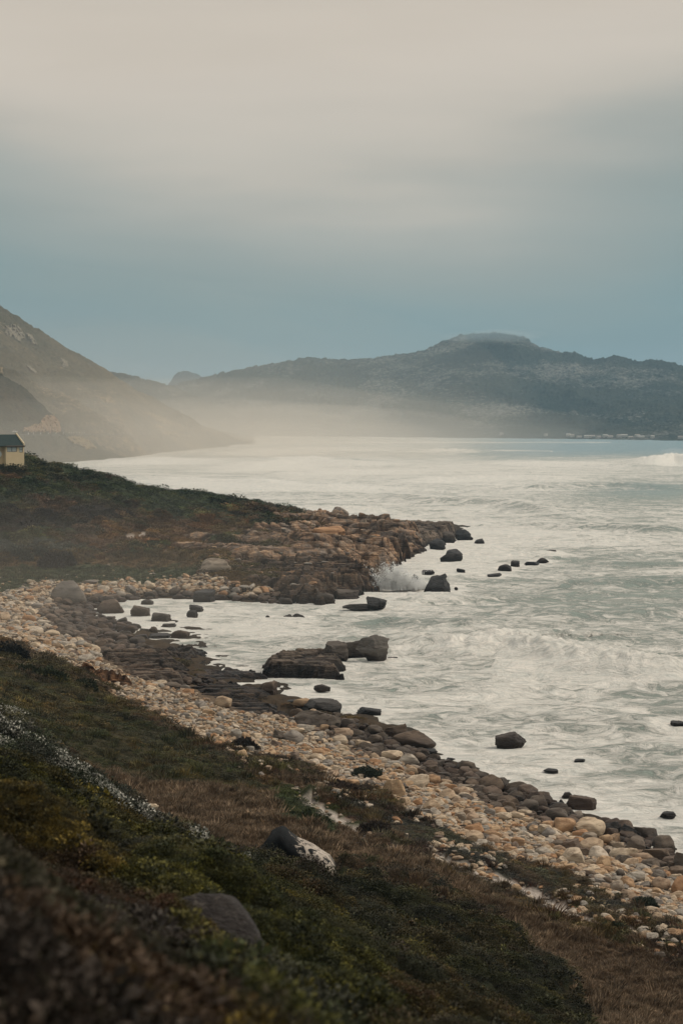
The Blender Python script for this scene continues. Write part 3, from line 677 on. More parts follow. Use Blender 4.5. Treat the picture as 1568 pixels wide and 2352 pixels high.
shelf('rock_outcrop', [(170,1535,5),(220,1522,5.6),(290,1540,5),(298,1568,3.6),(240,1574,3.6),(175,1556,4.4)], lambda x, y: land0(x, y) + 1.5, rock_mat('rust lichen rock', [(.20,.13,.085), (.30,.16,.08), (.16,.12,.09)], wet=False, scale=.4, world=True), res=.3, blk=(3, 2), amp=.7, seed=31, label='rust brown outcrop standing above the cobbles on the left beach', cat='rock outcrop', floor=1.5)
shelf('rock_outcrop', [(1139,1972,5),(1190,1954,5.4),(1250,1956,5.2),(1264,1980,4.3),(1255,2002,3.8),(1190,1990,4)], lambda x, y: land0(x, y) + .55, rock_mat('reddish slab rock', [(.30,.175,.11), (.36,.22,.13), (.26,.17,.12)], wet=False, scale=.5, world=True), res=.16, blk=(3.4, 1.3), amp=.28, ang=.35, rag=.35, seed=33, label='reddish brown tilted slab outcrop where the cobbles meet the grey heath', cat='rock outcrop', floor=2.6)

# ------------------------------------------------------------------ single rocks in the water and along its edge
VARC = {}
def get_rock(kind, seed, mat, sub=4):
    k = (kind, seed, mat.name, sub)
    if k not in VARC: VARC[k] = rock_mesh('rock', seed, [mat], sub, kind)
    return VARC[k]
def place_rock(name, x0, x1, yt, yb, kind, seed, mat, label, cat='rock', rot=0., tiltx=0., base=None, deep=.8, grp=None, sink=.55, ground=False):
    cx = (x0 + x1) / 2
    if ground:                                                     # find where the sight line meets the land
        Yd = np.exp(np.linspace(math.log(112), math.log(1000), 1500)); u, s = ray(cx, yb)
        zz = land0(u * Yd, Yd); k = np.argmax(EYE + s * Yd < zz); d = Yd[k]; z = float(zz[k])
    else:
        z = .1 if base is None else base
        u, d, _ = at_z(cx, yb, z)
    w = (x1 - x0) * d / F; h = max(.12, (yb - yt) * d / F - w * deep * .5 * EYE / d * .6)
    dp = w * deep
    u, _ = ray(cx, yb)
    D = d + dp * .42
    hh = h * (1 + sink)
    o = obj(name, get_rock(kind, seed, mat), loc=(float(u * D), float(D), z - h * sink - .05))
    o.scale = (w * 1.03, dp, hh * 1.04); o.rotation_euler = (tiltx, rot, 0)
    props(o, label, cat, grp)
    return o
SEA_ROCKS = [
 (1046,1086,1216,1240,'block',3,'square flat-topped block standing in the surf off the headland tip'),
 (1089,1113,1238,1249,'slab',4,'small flat slab just seaward of the square flat-topped block'),
 (1013,1047,1221,1244,'block',5,'squat brown block wedged between the headland tip and the square block'),
 (983,1022,1237,1260,'crag',6,'pyramid-shaped brown rock at the foot of the headland tip'),
 (1143,1174,1296,1309,'round',8,'low rounded dark rock at the near end of the offshore reef'),
 (1171,1193,1288,1299,'slab',9,'half-covered slab right behind the low rounded reef rock'),
 (1202,1238,1290,1297,'slab',10,'flat black slab in the middle of the offshore reef'),
 (1231,1259,1281,1290,'round',11,'black hump next to the flat middle slab of the reef'),
 (1250,1276,1263,1272,'slab',12,'farthest thin slab of the offshore reef with foam behind'),
 (1118,1154,1317,1324,'slab',14,'long thin black slab awash in front of the offshore reef'),
 (1046,1067,1306,1313,'slab',15,'small tilted black slab awash below the overhanging rock'),
 (967,998,1309,1319,'slab',16,'flat-topped long rock awash behind the craggy surf rock'),
 (1305,1330,1331,1336,'slab',17,'thin dark sliver of rock alone far out on the right'),
 (971,1036,1320,1360,'crag',18,'craggy banded rock beside the wave splash off the headland'),
 (943,960,1319,1340,'crag',19,'small upright rock in the splash between cliff and craggy rock'),
 (1042,1051,1348,1353,'round',20,'tiny black rock just right of the craggy banded rock'),
 (887,914,1508,1518,'slab',21,'low rock tongue at the foot of the tall end block'),
 (817,874,1627,1642,'slab',22,'smooth grey wave-washed slab alone in the foam off the brown boulders'),
 (1537,1575,1656,1668,'slab',23,'dark low rock cut by the right edge of the frame'),
 (720,758,1572,1585,'round',24,'low dark humped rock alone in the foam below the low platform'),
 (653,692,1608,1622,'slab',25,'low dark slab left of the long pointed cove rock'),
 (689,782,1608,1646,'slab',26,'long dark rock pointing out to sea in two slanting ridges'),
 (834,884,1672,1697,'round',28,'rounded brown boulder leftmost of the wet boulder cluster'),
 (882,940,1662,1696,'crag',29,'peaked dark rock at the back of the wet boulder cluster'),
 (895,1000,1682,1719,'round',30,'long smooth brown boulder, biggest of the wet boulder cluster'),
 (852,894,1683,1710,'round',31,'brown boulder leaning before the peaked dark rock'),
 (1137,1211,1684,1715,'block',32,'large dark flat-topped boulder alone in the foam at lower right'),
 (957,1004,1721,1730,'slab',33,'thin dark ledge awash below the long smooth brown boulder'),
 (911,958,1718,1740,'round',34,'low brown boulder half awash at the beach edge below the cluster'),
 (1023,1045,1740,1748,'slab',35,'small flat rock alone in the foam right of the thin dark ledge'),
 (1056,1072,1776,1784,'round',36,'left one of two small dark rocks awash off the mid beach'),
 (1078,1098,1774,1782,'slab',37,'right one of two small dark rocks awash off the mid beach'),
 (1122,1155,1790,1802,'slab',38,'grey wave-washed rock just off the beach boulders'),
 (1283,1301,1836,1858,'round',39,'small dark boulder leaning against the great reddish boulder'),
 (1299,1370,1827,1859,'block',40,'great reddish dark boulder standing in the foam at lower right'),
 (1209,1238,1820,1829,'slab',41,'small pointed sliver awash left of the great reddish boulder'),
 (1242,1264,1842,1850,'slab',42,'thin flat rock awash near the dark beach boulders'),
 (1289,1315,1820,1830,'slab',43,'flat awash rock right behind the great reddish boulder'),
 (1514,1550,1865,1878,'slab',44,'thin black curved rock awash near the right edge of the frame'),
 (1317,1344,1743,1750,'slab',45,'flat black rock awash far right below the flat-topped boulder'),
 (1246,1281,1766,1774,'slab',46,'long black sliver awash below and right of the flat-topped boulder'),
 (1354,1386,1890,1903,'slab',47,'dark slab lying before the tall dark shore crag'),
 (1372,1432,1886,1928,'crag',48,'tall dark crag at the water edge near the right end'),
 (1415,1481,1892,1938,'crag',49,'dark lumpy rock on the seaward side of the tall shore crag'),
 (1283,1331,1863,1898,'crag',50,'dark pointed rock standing where the beach meets the foam'),
 (1244,1277,1855,1873,'block',51,'low dark wedge rock left of the pointed shore rock'),
 (441,492,1352,1383,'block',52,'dark rounded boulder at the foot of the lower cliff'),
 (324,353,1377,1388,'round',53,'low grey rock at the back of the cove near the cobbles'),
 (391,434,1447,1466,'block',54,'dark humped boulder alone in the inner cove foam'),
 (343,366,1439,1456,'crag',55,'pointed dark rock touching its lower neighbour in the inner cove'),
 (319,347,1444,1456,'block',56,'low dark rock left of the pointed inner cove rock'),
 (309,343,1458,1469,'slab',57,'flat slab in front of the pointed inner cove rock'),
 (340,392,1456,1467,'slab',58,'awash slab between the pointed rock and the humped boulder'),
 (289,325,1432,1444,'round',59,'low smooth rock at the left of the inner cove'),
 (370,405,1432,1441,'slab',60,'thin flat rock in mid foam of the inner cove'),
 (429,455,1402,1417,'block',61,'small layered rock in the foam under the slanting slab'),
 (433,467,1390,1404,'slab',62,'slanting slab above the small layered rock of the cove'),
 (348,395,1408,1426,'slab',63,'flat broken ledge awash in the middle of the cove'),
 (299,346,1391,1415,'block',64,'layered grey rock by the cobbles at the back of the cove'),
 (225,286,1376,1408,'block',65,'big layered grey rock at the innermost corner of the cove'),
 (232,268,1416,1430,'slab',66,'long flat grey rock below the big layered corner rock'),
 (270,296,1418,1432,'round',67,'small rounded rock beside the long flat grey rock'),
 (230,254,1446,1458,'round',68,'small dark boulder alone off the left cobbles'),
 (650,672,1411,1422,'crag',69,'left knob of the small knobbly rock row mid cove'),
 (670,699,1409,1421,'crag',70,'right knob of the small knobbly rock row mid cove'),
 (610,620,1413,1418,'round',71,'tiny dark rock left of the knobbly row'),
 (730,772,1360,1386,'block',72,'dark block with white water pouring at the foot of the cliff'),
 (769,826,1352,1376,'crag',73,'dark jagged rock at the seaward foot of the lower cliff'),
 (591,637,1562,1598,'block',74,'dark square boulder standing at the end of the brown flat ledge'),
 (1210,1241,1838,1872,'round',75,'dark upright rounded boulder at the beach edge'),
 (1172,1210,1826,1854,'round',76,'dark rounded boulder left of the upright one at the beach edge'),
 (1105,1146,1790,1826,'round',77,'dark lumpy boulder topping the mid beach edge'),
 (1511,1546,1970,1990,'round',78,'smooth dark boulder at the water near the right end'),
 (1462,1502,1938,1968,'crag',79,'dark broken rock below the lumpy shore rock at right'),
 (1395,1440,1916,1950,'round',80,'dark brown boulder under the tall shore crag'),
 (1300,1352,1888,1918,'round',81,'low dark brown boulder inland of the pointed shore rock'),
]
for (x0, x1, yt, yb, kd, sd_, lb) in SEA_ROCKS:
    r_ = random.Random(sd_)
    mt = m_wet if (kd in ('slab',) or x0 > 1040 or yb < 1440) else m_dark
    if lb.startswith(('rounded brown', 'long smooth brown', 'brown boulder', 'low brown', 'great reddish', 'layered grey', 'big layered', 'long flat grey')): mt = m_dark
    place_rock('sea_rock', x0, x1, yt, yb, kd, sd_, mt, lb, rot=r_.uniform(-.12, .12), deep={'slab': 1.1, 'round': .8, 'block': .75, 'crag': .7}[kd])
# the overhanging rock: a low foot and a raised snout
place_rock('sea_rock', 1013, 1064, 1268, 1288, 'round', 7, m_wet, 'black rock whose raised end overhangs the surf off the headland', rot=-.18)
o = COL.objects['sea_rock.%03d' % (len(SEA_ROCKS))] if ('sea_rock.%03d' % len(SEA_ROCKS)) in COL.objects else None
if o:
    top = obj('raised_end', get_rock('round', 82, m_wet), parent=o); top.location = (.12, 0, .45); top.scale = (.85, .8, .75); top.rotation_euler = (0, -.12, 0)
# long dark ledge below the cliff: three humps of one rock
o = place_rock('sea_rock', 786, 862, 1386, 1399, 'crag', 83, m_wet, 'long low black ledge rising to a knob in front of the splash')
tp = obj('knob', get_rock('crag', 84, m_wet), parent=o); tp.location = (.52, 0, .1); tp.scale = (.62, 1, 1.75)
# the tall block ending the low platform
place_rock('rock_block', 742, 800, 1474, 1522, 'block', 186, m_wet, 'left of two square-cut blocks joining the low platform to the tall leaning block', deep=.8, sink=.12)
place_rock('rock_block', 788, 846, 1469, 1512, 'block', 187, m_wet, 'right of two square-cut blocks joining the low platform to the tall leaning block', deep=.7, sink=.12)
place_rock('rock_block', 817, 893, 1459, 1523, 'crag', 88, m_dshelf if False else rock_mat('tall block rock', [(.13,.115,.10)], scale=.5, crack=.4), 'tall leaning dark block at the seaward end of the low platform', deep=.6, sink=.08)
place_rock('boulder', 669, 782, 1634, 1684, 'crag', 27, m_dark, 'big brown ridged boulder at the point where the cobbles meet the cove', cat='boulder', base=.6)
place_rock('boulder', 755, 798, 1166, 1192, 'block', 90, rock_mat('lone boulder rock', [(.27,.225,.185)], wet=False, scale=.5), 'lone slanting boulder perched on the skyline edge of the headland', cat='boulder', base=5.2, rot=.28, deep=.7)
place_rock('boulder', 826, 845, 1194, 1212, 'block', 91, m_grey, 'dark upright block on the flat headland tip', cat='boulder', base=4.6, deep=.7)
place_rock('boulder', 461, 534, 1284, 1318, 'block', 92, m_grey, 'pale square block on top of the lower cliff beside the grass', cat='boulder', base=4.6, deep=.6)
place_rock('boulder', 118, 200, 1336, 1386, 'round', 93, m_grey, 'large grey lump among the cobbles at the far left of the cove', cat='boulder', ground=True, deep=.6)
place_rock('boulder', 716, 792, 1210, 1240, 'block', 94, m_tan, 'big orange flat-topped block in the middle of the upper terraces', cat='boulder', base=6, deep=.8)
place_rock('boulder', 180, 205, 1181, 1192, 'crag', 95, m_cream, 'white rock sticking out of the dark scrub above the headland', cat='boulder', ground=True)
place_rock('boulder', 432, 468, 1196, 1206, 'slab', 96, m_cream, 'pale flat rock in the grass above the terraces', cat='boulder', ground=True)
place_rock('boulder', 238, 262, 1297, 1302, 'slab', 97, m_cream, 'small pale rock in the flat brown grass strip', cat='boulder', ground=True)
place_rock('boulder', 538, 576, 1722, 1760, 'round', 98, m_tan, 'rusty boulder pile at the heath edge above the cobbles', cat='boulder', ground=True)
place_rock('boulder', 878, 932, 1788, 1832, 'block', 99, m_tan, 'brown lichened boulder standing taller than the cobbles around it', cat='boulder', ground=True, deep=.7)
place_rock('boulder', 1540, 1600, 2010, 2060, 'round', 100, m_tan, 'large tan boulder at the right end of the beach', cat='boulder', ground=True)

# ------------------------------------------------------------------ beach boulders: 300 of their own, the rest a mass of cobbles
VIS = np.zeros_like(LPX); hor = np.full(700, 1e9)
for i in range(NR):
    bi = np.clip(((LPX[i] + 600) / 4).astype(int), 0, 699)
    VIS[i] = (LPY[i] <= hor[bi] + 6)
    np.minimum.at(hor, bi, LPY[i])
def surface_samples(n, mask, seed):
    """points on the land spread evenly over what the picture shows of it"""
    r = np.random.default_rng(seed)
    PXa, PYa = LPX, LPY
    ar = np.abs((PXa[:-1, 1:] - PXa[:-1, :-1]) * (PYa[1:, :-1] - PYa[:-1, :-1]))
    vis = np.ones_like(ar)
    vis = VIS[:-1, :-1]
    inb = (PXa[:-1, :-1] > -150) & (PXa[:-1, :-1] < 1720) & (PYa[:-1, :-1] < 2480)
    wgt = (ar * (vis * .95 + .05) * inb * mask[:-1, :-1]).ravel(); wgt = wgt / wgt.sum()
    k = r.choice(len(wgt), n, p=wgt); i, j = np.divmod(k, NC - 1)
    a, b = r.random(n), r.random(n)
    def I(Q): return Q[i, j] * (1 - a) * (1 - b) + Q[i, j + 1] * a * (1 - b) + Q[i + 1, j] * (1 - a) * b + Q[i + 1, j + 1] * a * b
    return I(LX), I(LY), I(LZ), ZI[i, j], I(PW)
bz = ZN.index('beach')
maskb = ((ZI == bz) | inpoly(LPX, LPY, [(430,1345),(520,1352),(720,1365),(860,1350),(870,1372),(720,1398),(430,1392)])) & (LZ > -.35) & (LY > 120)
for pl_ in SHP: maskb = maskb & ~inpoly(LX, LY, pl_)
bx, by, bzz, _, _ = surface_samples(26000, maskb, 5)
br = np.random.default_rng(6)
cand = []
nearsea = np.clip(1 - bzz / 2.4, 0, 1)
size = np.exp(br.normal(-.05, .5, len(bx))) * (.31 + .33 * nearsea) * np.where(by > 300, 1.5, 1)
big = br.random(len(bx)) < .02
size = np.where(big, size * 1.7, size); size = np.clip(size, .22, 2.3)
order = np.argsort(-size)
grid = {}
acc = []
for k in order:
    r_ = size[k]; gx, gy = int(bx[k] // 2), int(by[k] // 2); ok = True
    lim = .37
    for a in (-1, 0, 1):
        for b in (-1, 0, 1):
            for q in grid.get((gx + a, gy + b), ()):
                if (bx[k] - bx[q]) ** 2 + (by[k] - by[q]) ** 2 < (lim * (r_ + size[q])) ** 2: ok = False; break
            if not ok: break
        if not ok: break
    if ok: grid.setdefault((gx, gy), []).append(k); acc.append(k)
acc = np.array(acc)
px_size = size[acc] / by[acc]
top_ = acc[np.argsort(-px_size)]
ind = top_[:290]; rest = top_[290:]
MATS = {'cream': m_cream, 'tan': m_tan, 'grey': m_grey, 'dark': m_dark}
RV = {m: [rock_mesh('boulder', 200 + i + 10 * mi, [MATS[m]], 3, 'round' if i not in (2, 4) else 'block') for i in range(5)] for mi, m in enumerate(MATS)}
CW = {'cream': 'cream', 'tan': 'orange tan', 'grey': 'grey', 'dark': 'dark brown'}
MARKS = [(0, 'at the far left end of the cove'), (170, 'around the head of the cove'), (300, 'left of the layered brown rock mass'), (430, 'below the flat brown ledge'), (560, 'below the long pointed cove rock'),
         (690, 'below the big brown ridged boulder'), (830, 'inland of the wet boulder cluster'), (960, 'inland of the two small awash rocks'), (1080, 'above the reddish tilted slab'),
         (1200, 'inland of the great reddish boulder'), (1320, 'inland of the tall shore crag'), (1440, 'at the right end of the beach')]
def beach_label(k, m, s):
    px_, py_ = project(bx[k], by[k], bzz[k])
    mk = [t_ for v_, t_ in MARKS if px_ >= v_] or [MARKS[0][1]]
    band = 'by the foam' if bzz[k] < 1.0 else 'mid beach' if bzz[k] < 2.6 else 'near the heath'
    sz = 'large' if s * F / by[k] > 26 else 'mid-sized'
    return '%s %s boulder %s, %s' % (sz, CW[m], band, mk[-1])
wet_ = fbm(bx / 11, by / 11, 3, 501) * .8
def pick(k, r):
    if bzz[k] < .75 + r.random() * .6 + wet_[k]: return 'dark'
    q = r.random()
    return 'cream' if q < .50 else 'tan' if q < .78 else 'grey' if q < .95 else 'dark'
rr = random.Random(9)
for k in ind:
    m = pick(k, rr); me = rr.choice(RV[m]); s = size[k]
    o = obj('boulder', me, loc=(bx[k], by[k], bzz[k] - .12 * s + (.1 if bzz[k] < .2 else 0)), rot=(rr.uniform(-.15, .15), rr.uniform(-.15, .15), rr.uniform(0, 6.28)))
    o.scale = (s * rr.uniform(.95, 1.4), s * rr.uniform(.85, 1.15), s * rr.uniform(.6, .9))
    lb_ = beach_label(k, m, s); props(o, lb_, 'boulder', 'boulders: ' + lb_)

def scatter(name, P, S, RO, IDX, variants, tint=None, kind='stuff', label=None, cat=None):
    me = bpy.data.meshes.new(name + '_points'); P = np.asarray(P, np.float32)
    me.vertices.add(len(P)); me.vertices.foreach_set('co', P.ravel())
    for n, typ, arr, key in (('scl', 'FLOAT_VECTOR', S, 'vector'), ('rot', 'FLOAT_VECTOR', RO, 'vector')):
        a = me.attributes.new(n, typ, 'POINT'); a.data.foreach_set(key, np.ascontiguousarray(arr, np.float32).ravel())
    a = me.attributes.new('idx', 'INT', 'POINT'); a.data.foreach_set('value', np.ascontiguousarray(IDX, np.int32))
    if tint is not None:
        a = me.attributes.new('tint', 'FLOAT_COLOR', 'POINT'); a.data.foreach_set('color', np.concatenate([tint, np.ones((len(P), 1))], 1).astype(np.float32).ravel())
    o = obj(name, me)
    g = bpy.data.node_groups.new(name, 'GeometryNodeTree'); g.is_modifier = True
    g.interface.new_socket('Geometry', in_out='INPUT', socket_type='NodeSocketGeometry'); g.interface.new_socket('Geometry', in_out='OUTPUT', socket_type='NodeSocketGeometry')
    gi, go = g.nodes.new('NodeGroupInput'), g.nodes.new('NodeGroupOutput')
    gti = g.nodes.new('GeometryNodeGeometryToInstance'); 
    for v in reversed(variants):
        src = bpy.data.objects.new('variant', v)
        oi = g.nodes.new('GeometryNodeObjectInfo'); oi.inputs['Object'].default_value = src; oi.inputs['As Instance'].default_value = True
        g.links.new(oi.outputs['Geometry'], gti.inputs[0])
    # every variant is its own instance: join them in order
    gj = g.nodes.new('GeometryNodeJoinGeometry')
    g.nodes.remove(gti)
    for nd in [n for n in g.nodes if n.bl_idname == 'GeometryNodeObjectInfo']:
        g.links.new(nd.outputs['Geometry'], gj.inputs[0])
    ip = g.nodes.new('GeometryNodeInstanceOnPoints'); ip.inputs['Pick Instance'].default_value = True
    def A(n, t):
        q = g.nodes.new('GeometryNodeInputNamedAttribute'); q.data_type = t; q.inputs['Name'].default_value = n; return q.outputs['Attribute']
    g.links.new(gi.outputs[0], ip.inputs['Points']); g.links.new(gj.outputs[0], ip.inputs['Instance'])
    g.links.new(A('idx', 'INT'), ip.inputs['Instance Index']); g.links.new(A('scl', 'FLOAT_VECTOR'), ip.inputs['Scale'])
    er = g.nodes.new('FunctionNodeEulerToRotation'); g.links.new(A('rot', 'FLOAT_VECTOR'), er.inputs[0]); g.links.new(er.outputs[0], ip.inputs['Rotation'])
    g.links.new(ip.outputs[0], go.inputs[0])
    md = o.modifiers.new('scatter', 'NODES'); md.node_group = g
    props(o, label, cat, None, kind)
    return o
allv = [me for m in MATS for me in RV[m]]
def put_stones(name, X, Y, Z, S, seed, wetz=True, ks=None, label=None, squash=(.5, .85)):
    r = random.Random(seed); idx = []; wz = fbm(np.asarray(X) / 11, np.asarray(Y) / 11, 3, 501) * .8
    for k in range(len(X)):
        q = r.random()
        m = 'dark' if (wetz and Z[k] < .75 + r.random() * .6 + wz[k]) else 'cream' if q < .5 else 'tan' if q < .78 else 'grey' if q < .95 else 'dark'
        idx.append(list(MATS).index(m) * 5 + r.randrange(5))
    r2 = np.random.default_rng(seed); n = len(X)
    scl = np.stack([S * r2.uniform(.95, 1.8, n), S * r2.uniform(.8, 1.1, n), S * r2.uniform(*squash, n)], 1)
    rot = np.stack([r2.uniform(-.25, .25, n), r2.uniform(-.25, .25, n), r2.uniform(0, 6.28, n)], 1)
    return scatter(name, np.stack([X, Y, Z - .12 * S], 1), scl, rot, idx, allv, label=label)
sm = surface_samples(9000, maskb & (LZ > .3), 15)
X_ = np.r_[bx[rest], sm[0]]; Y_ = np.r_[by[rest], sm[1]]; Z_ = np.r_[bzz[rest], sm[2]]; S_ = np.r_[size[rest], np.random.default_rng(4).uniform(.16, .4, 9000) * np.where(sm[1] > 300, 1.6, 1)]
put_stones('cobbles', X_, Y_, Z_, S_, 7)
# loose pale stones straying into the heath beside the beach and along the path
mk = np.isin(ZI, [ZN.index('redheath'), ZN.index('greyheath'), ZN.index('greenstrip')]) & (fbm(LX / 6, LY / 6, 3, 91) > .1)
s1 = surface_samples(420, mk, 21)
put_stones('stray_stones', s1[0], s1[1], s1[2] + .03, np.random.default_rng(8).uniform(.22, .75, 420), 22, wetz=False)
mk2 = (PW < 1.9) & (PW > .8) & (LY < 300)
s2 = surface_samples(260, mk2, 23)
put_stones('path_stones', s2[0], s2[1], s2[2] + .03, np.random.default_rng(9).uniform(.1, .4, 260), 24, wetz=False)

# blocks lying on the headland terraces
r5 = np.random.default_rng(77)
def mesh_top(names):
    dg = bpy.context.evaluated_depsgraph_get(); dg.update()
    return [COL.objects[n] for n in names]
hx, hy, hz, _, _ = surface_samples(230, inpoly(LPX, LPY, [(a, b) for a, b, c in HEAD_UP]) | inpoly(LPX, LPY, [(a, b) for a, b, c in HEAD_LO]), 31)
hp, hq = project(hx, hy, hz)
m_ledgeb = rock_mat('brown block rock', [(.27,.205,.155), (.33,.25,.18), (.22,.18,.15)], scale=.5)
BV = [rock_mesh('rock_block', 300 + i, [m], 3, 'block' if i % 3 else 'crag') for i, m in enumerate([m_tan, m_ledgeb, m_tan, m_grey, m_ledgeb, rock_mat('orange block rock', [(.42,.25,.14), (.38,.24,.15)], scale=.5)])]
HEADS = [o_ for o_ in COL.objects if o_.name.startswith('rock_outcrop') or o_.name.startswith('rock_cliff')][:3]
from mathutils.bvhtree import BVHTree
def bvh_of(o_):
    me_ = o_.data; off_ = o_.location
    return BVHTree.FromPolygons([tuple(v.co + off_) for v in me_.vertices], [tuple(p_.vertices) for p_ in me_.polygons])
HB = [bvh_of(o_) for o_ in HEADS]
def top_at(x, y):
    z_ = float(land0(x, y))
    for b_ in HB:
        h_ = b_.ray_cast(Vector((x, y, 30)), Vector((0, 0, -1)))
        if h_[0] is not None: z_ = max(z_, h_[0].z)
    return z_
hs = np.clip(np.exp(r5.normal(.1, .42, len(hx))), .45, 2.6)
ordh = np.argsort(-hs)
cnt = 0; RX, RY, RZ, RS, RI = [], [], [], [], []
for k in ordh:
    i = int(r5.integers(0, 6)); s = hs[k]
    zt = top_at(hx[k], hy[k])
    if cnt < 110 and s < 3.3:
        o = obj('rock_block', BV[i], loc=(hx[k], hy[k], zt - .2 * s), rot=(r5.uniform(-.15, .15), r5.uniform(-.2, .2), r5.uniform(-.5, .5)))
        o.scale = (s * r5.uniform(1.2, 1.9), s * r5.uniform(.9, 1.2), s * r5.uniform(.4, .6))
        props(o, 'angular orange brown block lying loose on the headland terraces', 'rock', 'angular blocks on the headland')
        cnt += 1
    else: RX.append(hx[k]); RY.append(hy[k]); RZ.append(zt - .15 * s); RS.append(s); RI.append(i)
n = len(RX); RS = np.array(RS)
scatter('rock_rubble', np.stack([RX, RY, RZ], 1), np.stack([RS * r5.uniform(1.1, 1.8, n), RS, RS * r5.uniform(.5, .8, n)], 1), np.stack([r5.uniform(-.2, .2, n), r5.uniform(-.2, .2, n), r5.uniform(-.5, .5, n)], 1), RI, BV)

# ------------------------------------------------------------------ vegetation
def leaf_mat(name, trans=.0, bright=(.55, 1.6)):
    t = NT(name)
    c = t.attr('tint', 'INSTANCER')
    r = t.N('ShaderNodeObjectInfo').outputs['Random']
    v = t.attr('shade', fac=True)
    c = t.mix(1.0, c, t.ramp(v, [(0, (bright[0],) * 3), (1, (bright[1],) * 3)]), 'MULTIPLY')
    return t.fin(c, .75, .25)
m_leaf = leaf_mat('heath leaves'); m_blade = leaf_mat('dry grass blades', bright=(.5, 1.7))
m_twig = NT('bare twigs').fin((.10, .085, .07), .9, .1)
tf = NT('pale everlasting flowers'); m_flower = tf.fin((.48, .45, .38), .8, .1)
def tuft(name, seed, n, kind, leaf=.16, asp=.35):
    r = np.random.default_rng(seed); V = []; Fc = []; S = []; MI = []
    for k in range(n):
        if kind == 'blade':
            a = r.uniform(0, 2 * np.pi); q = r.uniform(0, .5) ** .7; b = np.array([math.cos(a) * q, math.sin(a) * q, -.12])
            ln = r.uniform(.45, 1.0); lean = r.uniform(.05, .6)
            d = np.array([math.cos(a) * lean, math.sin(a) * lean, 1.0]); d /= np.linalg.norm(d)
            w = .028; sd = np.cross(d, [r.normal(), r.normal(), .1]); sd /= np.linalg.norm(sd)
            m = b + d * ln * .55; e = m + (d + np.array([math.cos(a), math.sin(a), -.3]) * .35) * ln * .45
            V += [b - sd * w, b + sd * w, m + sd * w, e, m - sd * w]; i = len(V) - 5
            Fc += [(i, i + 1, i + 2, i + 4), (i + 4, i + 2, i + 3, i + 3)]; S += [r.random()] * 5; MI += [0, 0]
        else:
            a = r.uniform(0, 2 * np.pi); e = math.asin(r.uniform(-.1, 1) ** 1.0 if True else 0); q = r.uniform(.55, 1.0)
            nrm = np.array([math.cos(a) * math.cos(e), math.sin(a) * math.cos(e), math.sin(e) * .72])
            b = nrm * q * np.array([1, 1, 1.0])
            d = nrm + r.normal(0, .5, 3) + np.array([0, 0, .35]); d /= np.linalg.norm(d)
            sd = np.cross(d, r.normal(0, 1, 3)); sd /= np.linalg.norm(sd)
            L = leaf * r.uniform(.6, 1.4); w = L * asp
            fl = kind == 'flower' and r.random() < .5
            if fl: L *= .75; w = L * .55; b = b * 1.08
            V += [b, b + d * L * .5 + sd * w, b + d * L, b + d * L * .5 - sd * w]; i = len(V) - 4
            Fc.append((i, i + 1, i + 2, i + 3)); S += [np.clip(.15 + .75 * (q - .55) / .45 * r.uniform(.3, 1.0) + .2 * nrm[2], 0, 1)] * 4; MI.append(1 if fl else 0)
    V = np.array(V); me = bpy.data.meshes.new(name)
    me.from_pydata([tuple(v) for v in V], [], [tuple(dict.fromkeys(f)) for f in Fc])
    me.materials.append(m_blade if kind == 'blade' else m_leaf)
    if kind == 'flower': me.materials.append(m_flower)
    me.polygons.foreach_set('material_index', MI)
    set_float(me, 'shade', np.array(S))
    return me
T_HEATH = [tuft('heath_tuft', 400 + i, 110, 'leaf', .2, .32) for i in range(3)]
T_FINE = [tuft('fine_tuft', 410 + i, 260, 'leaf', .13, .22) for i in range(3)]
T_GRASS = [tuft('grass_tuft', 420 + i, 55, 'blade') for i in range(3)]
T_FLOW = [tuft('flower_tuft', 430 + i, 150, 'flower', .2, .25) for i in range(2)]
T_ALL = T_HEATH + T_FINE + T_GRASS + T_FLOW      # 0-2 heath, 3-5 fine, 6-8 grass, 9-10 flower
PAL = {'scrub': [(.10,.07,.04), (.07,.055,.03)], 'farscrub': [(.12,.075,.045), (.085,.062,.04), (.065,.06,.035)], 'fargreen': [(.05,.062,.028), (.042,.052,.03), (.075,.075,.04)],
       'fardark': [(.05,.04,.032), (.042,.035,.03)], 'fargrey': [(.085,.088,.07), (.065,.065,.05)], 'farbrown': [(.15,.092,.05), (.12,.078,.045)], 'brownstrip': [(.14,.09,.042), (.11,.08,.04)],
       'greenstrip': [(.06,.075,.033), (.05,.06,.03), (.08,.075,.04)], 'carpet': [(.056,.055,.024), (.068,.06,.028), (.044,.046,.024), (.088,.07,.03)],
       'redheath': [(.085,.05,.035), (.06,.045,.03), (.07,.06,.032)], 'greyheath': [(.055,.052,.04), (.045,.045,.034), (.065,.055,.045)],
       'grass': [(.165,.11,.066), (.135,.092,.056), (.20,.14,.088), (.11,.076,.046)], 'greenpatch': [(.045,.055,.02), (.035,.042,.016)],
       'fore': [(.036,.035,.018), (.028,.028,.016), (.048,.044,.018), (.046,.034,.022)], 'flower': [(.04,.042,.026), (.06,.058,.042), (.03,.033,.02)],
       'foregold': [(.048,.046,.016), (.034,.035,.016), (.085,.072,.018), (.03,.029,.016)], 'rust': [(.048,.027,.016), (.038,.026,.017), (.034,.028,.015), (.04,.031,.024)], 'beach': [(.05,.05,.03)]}
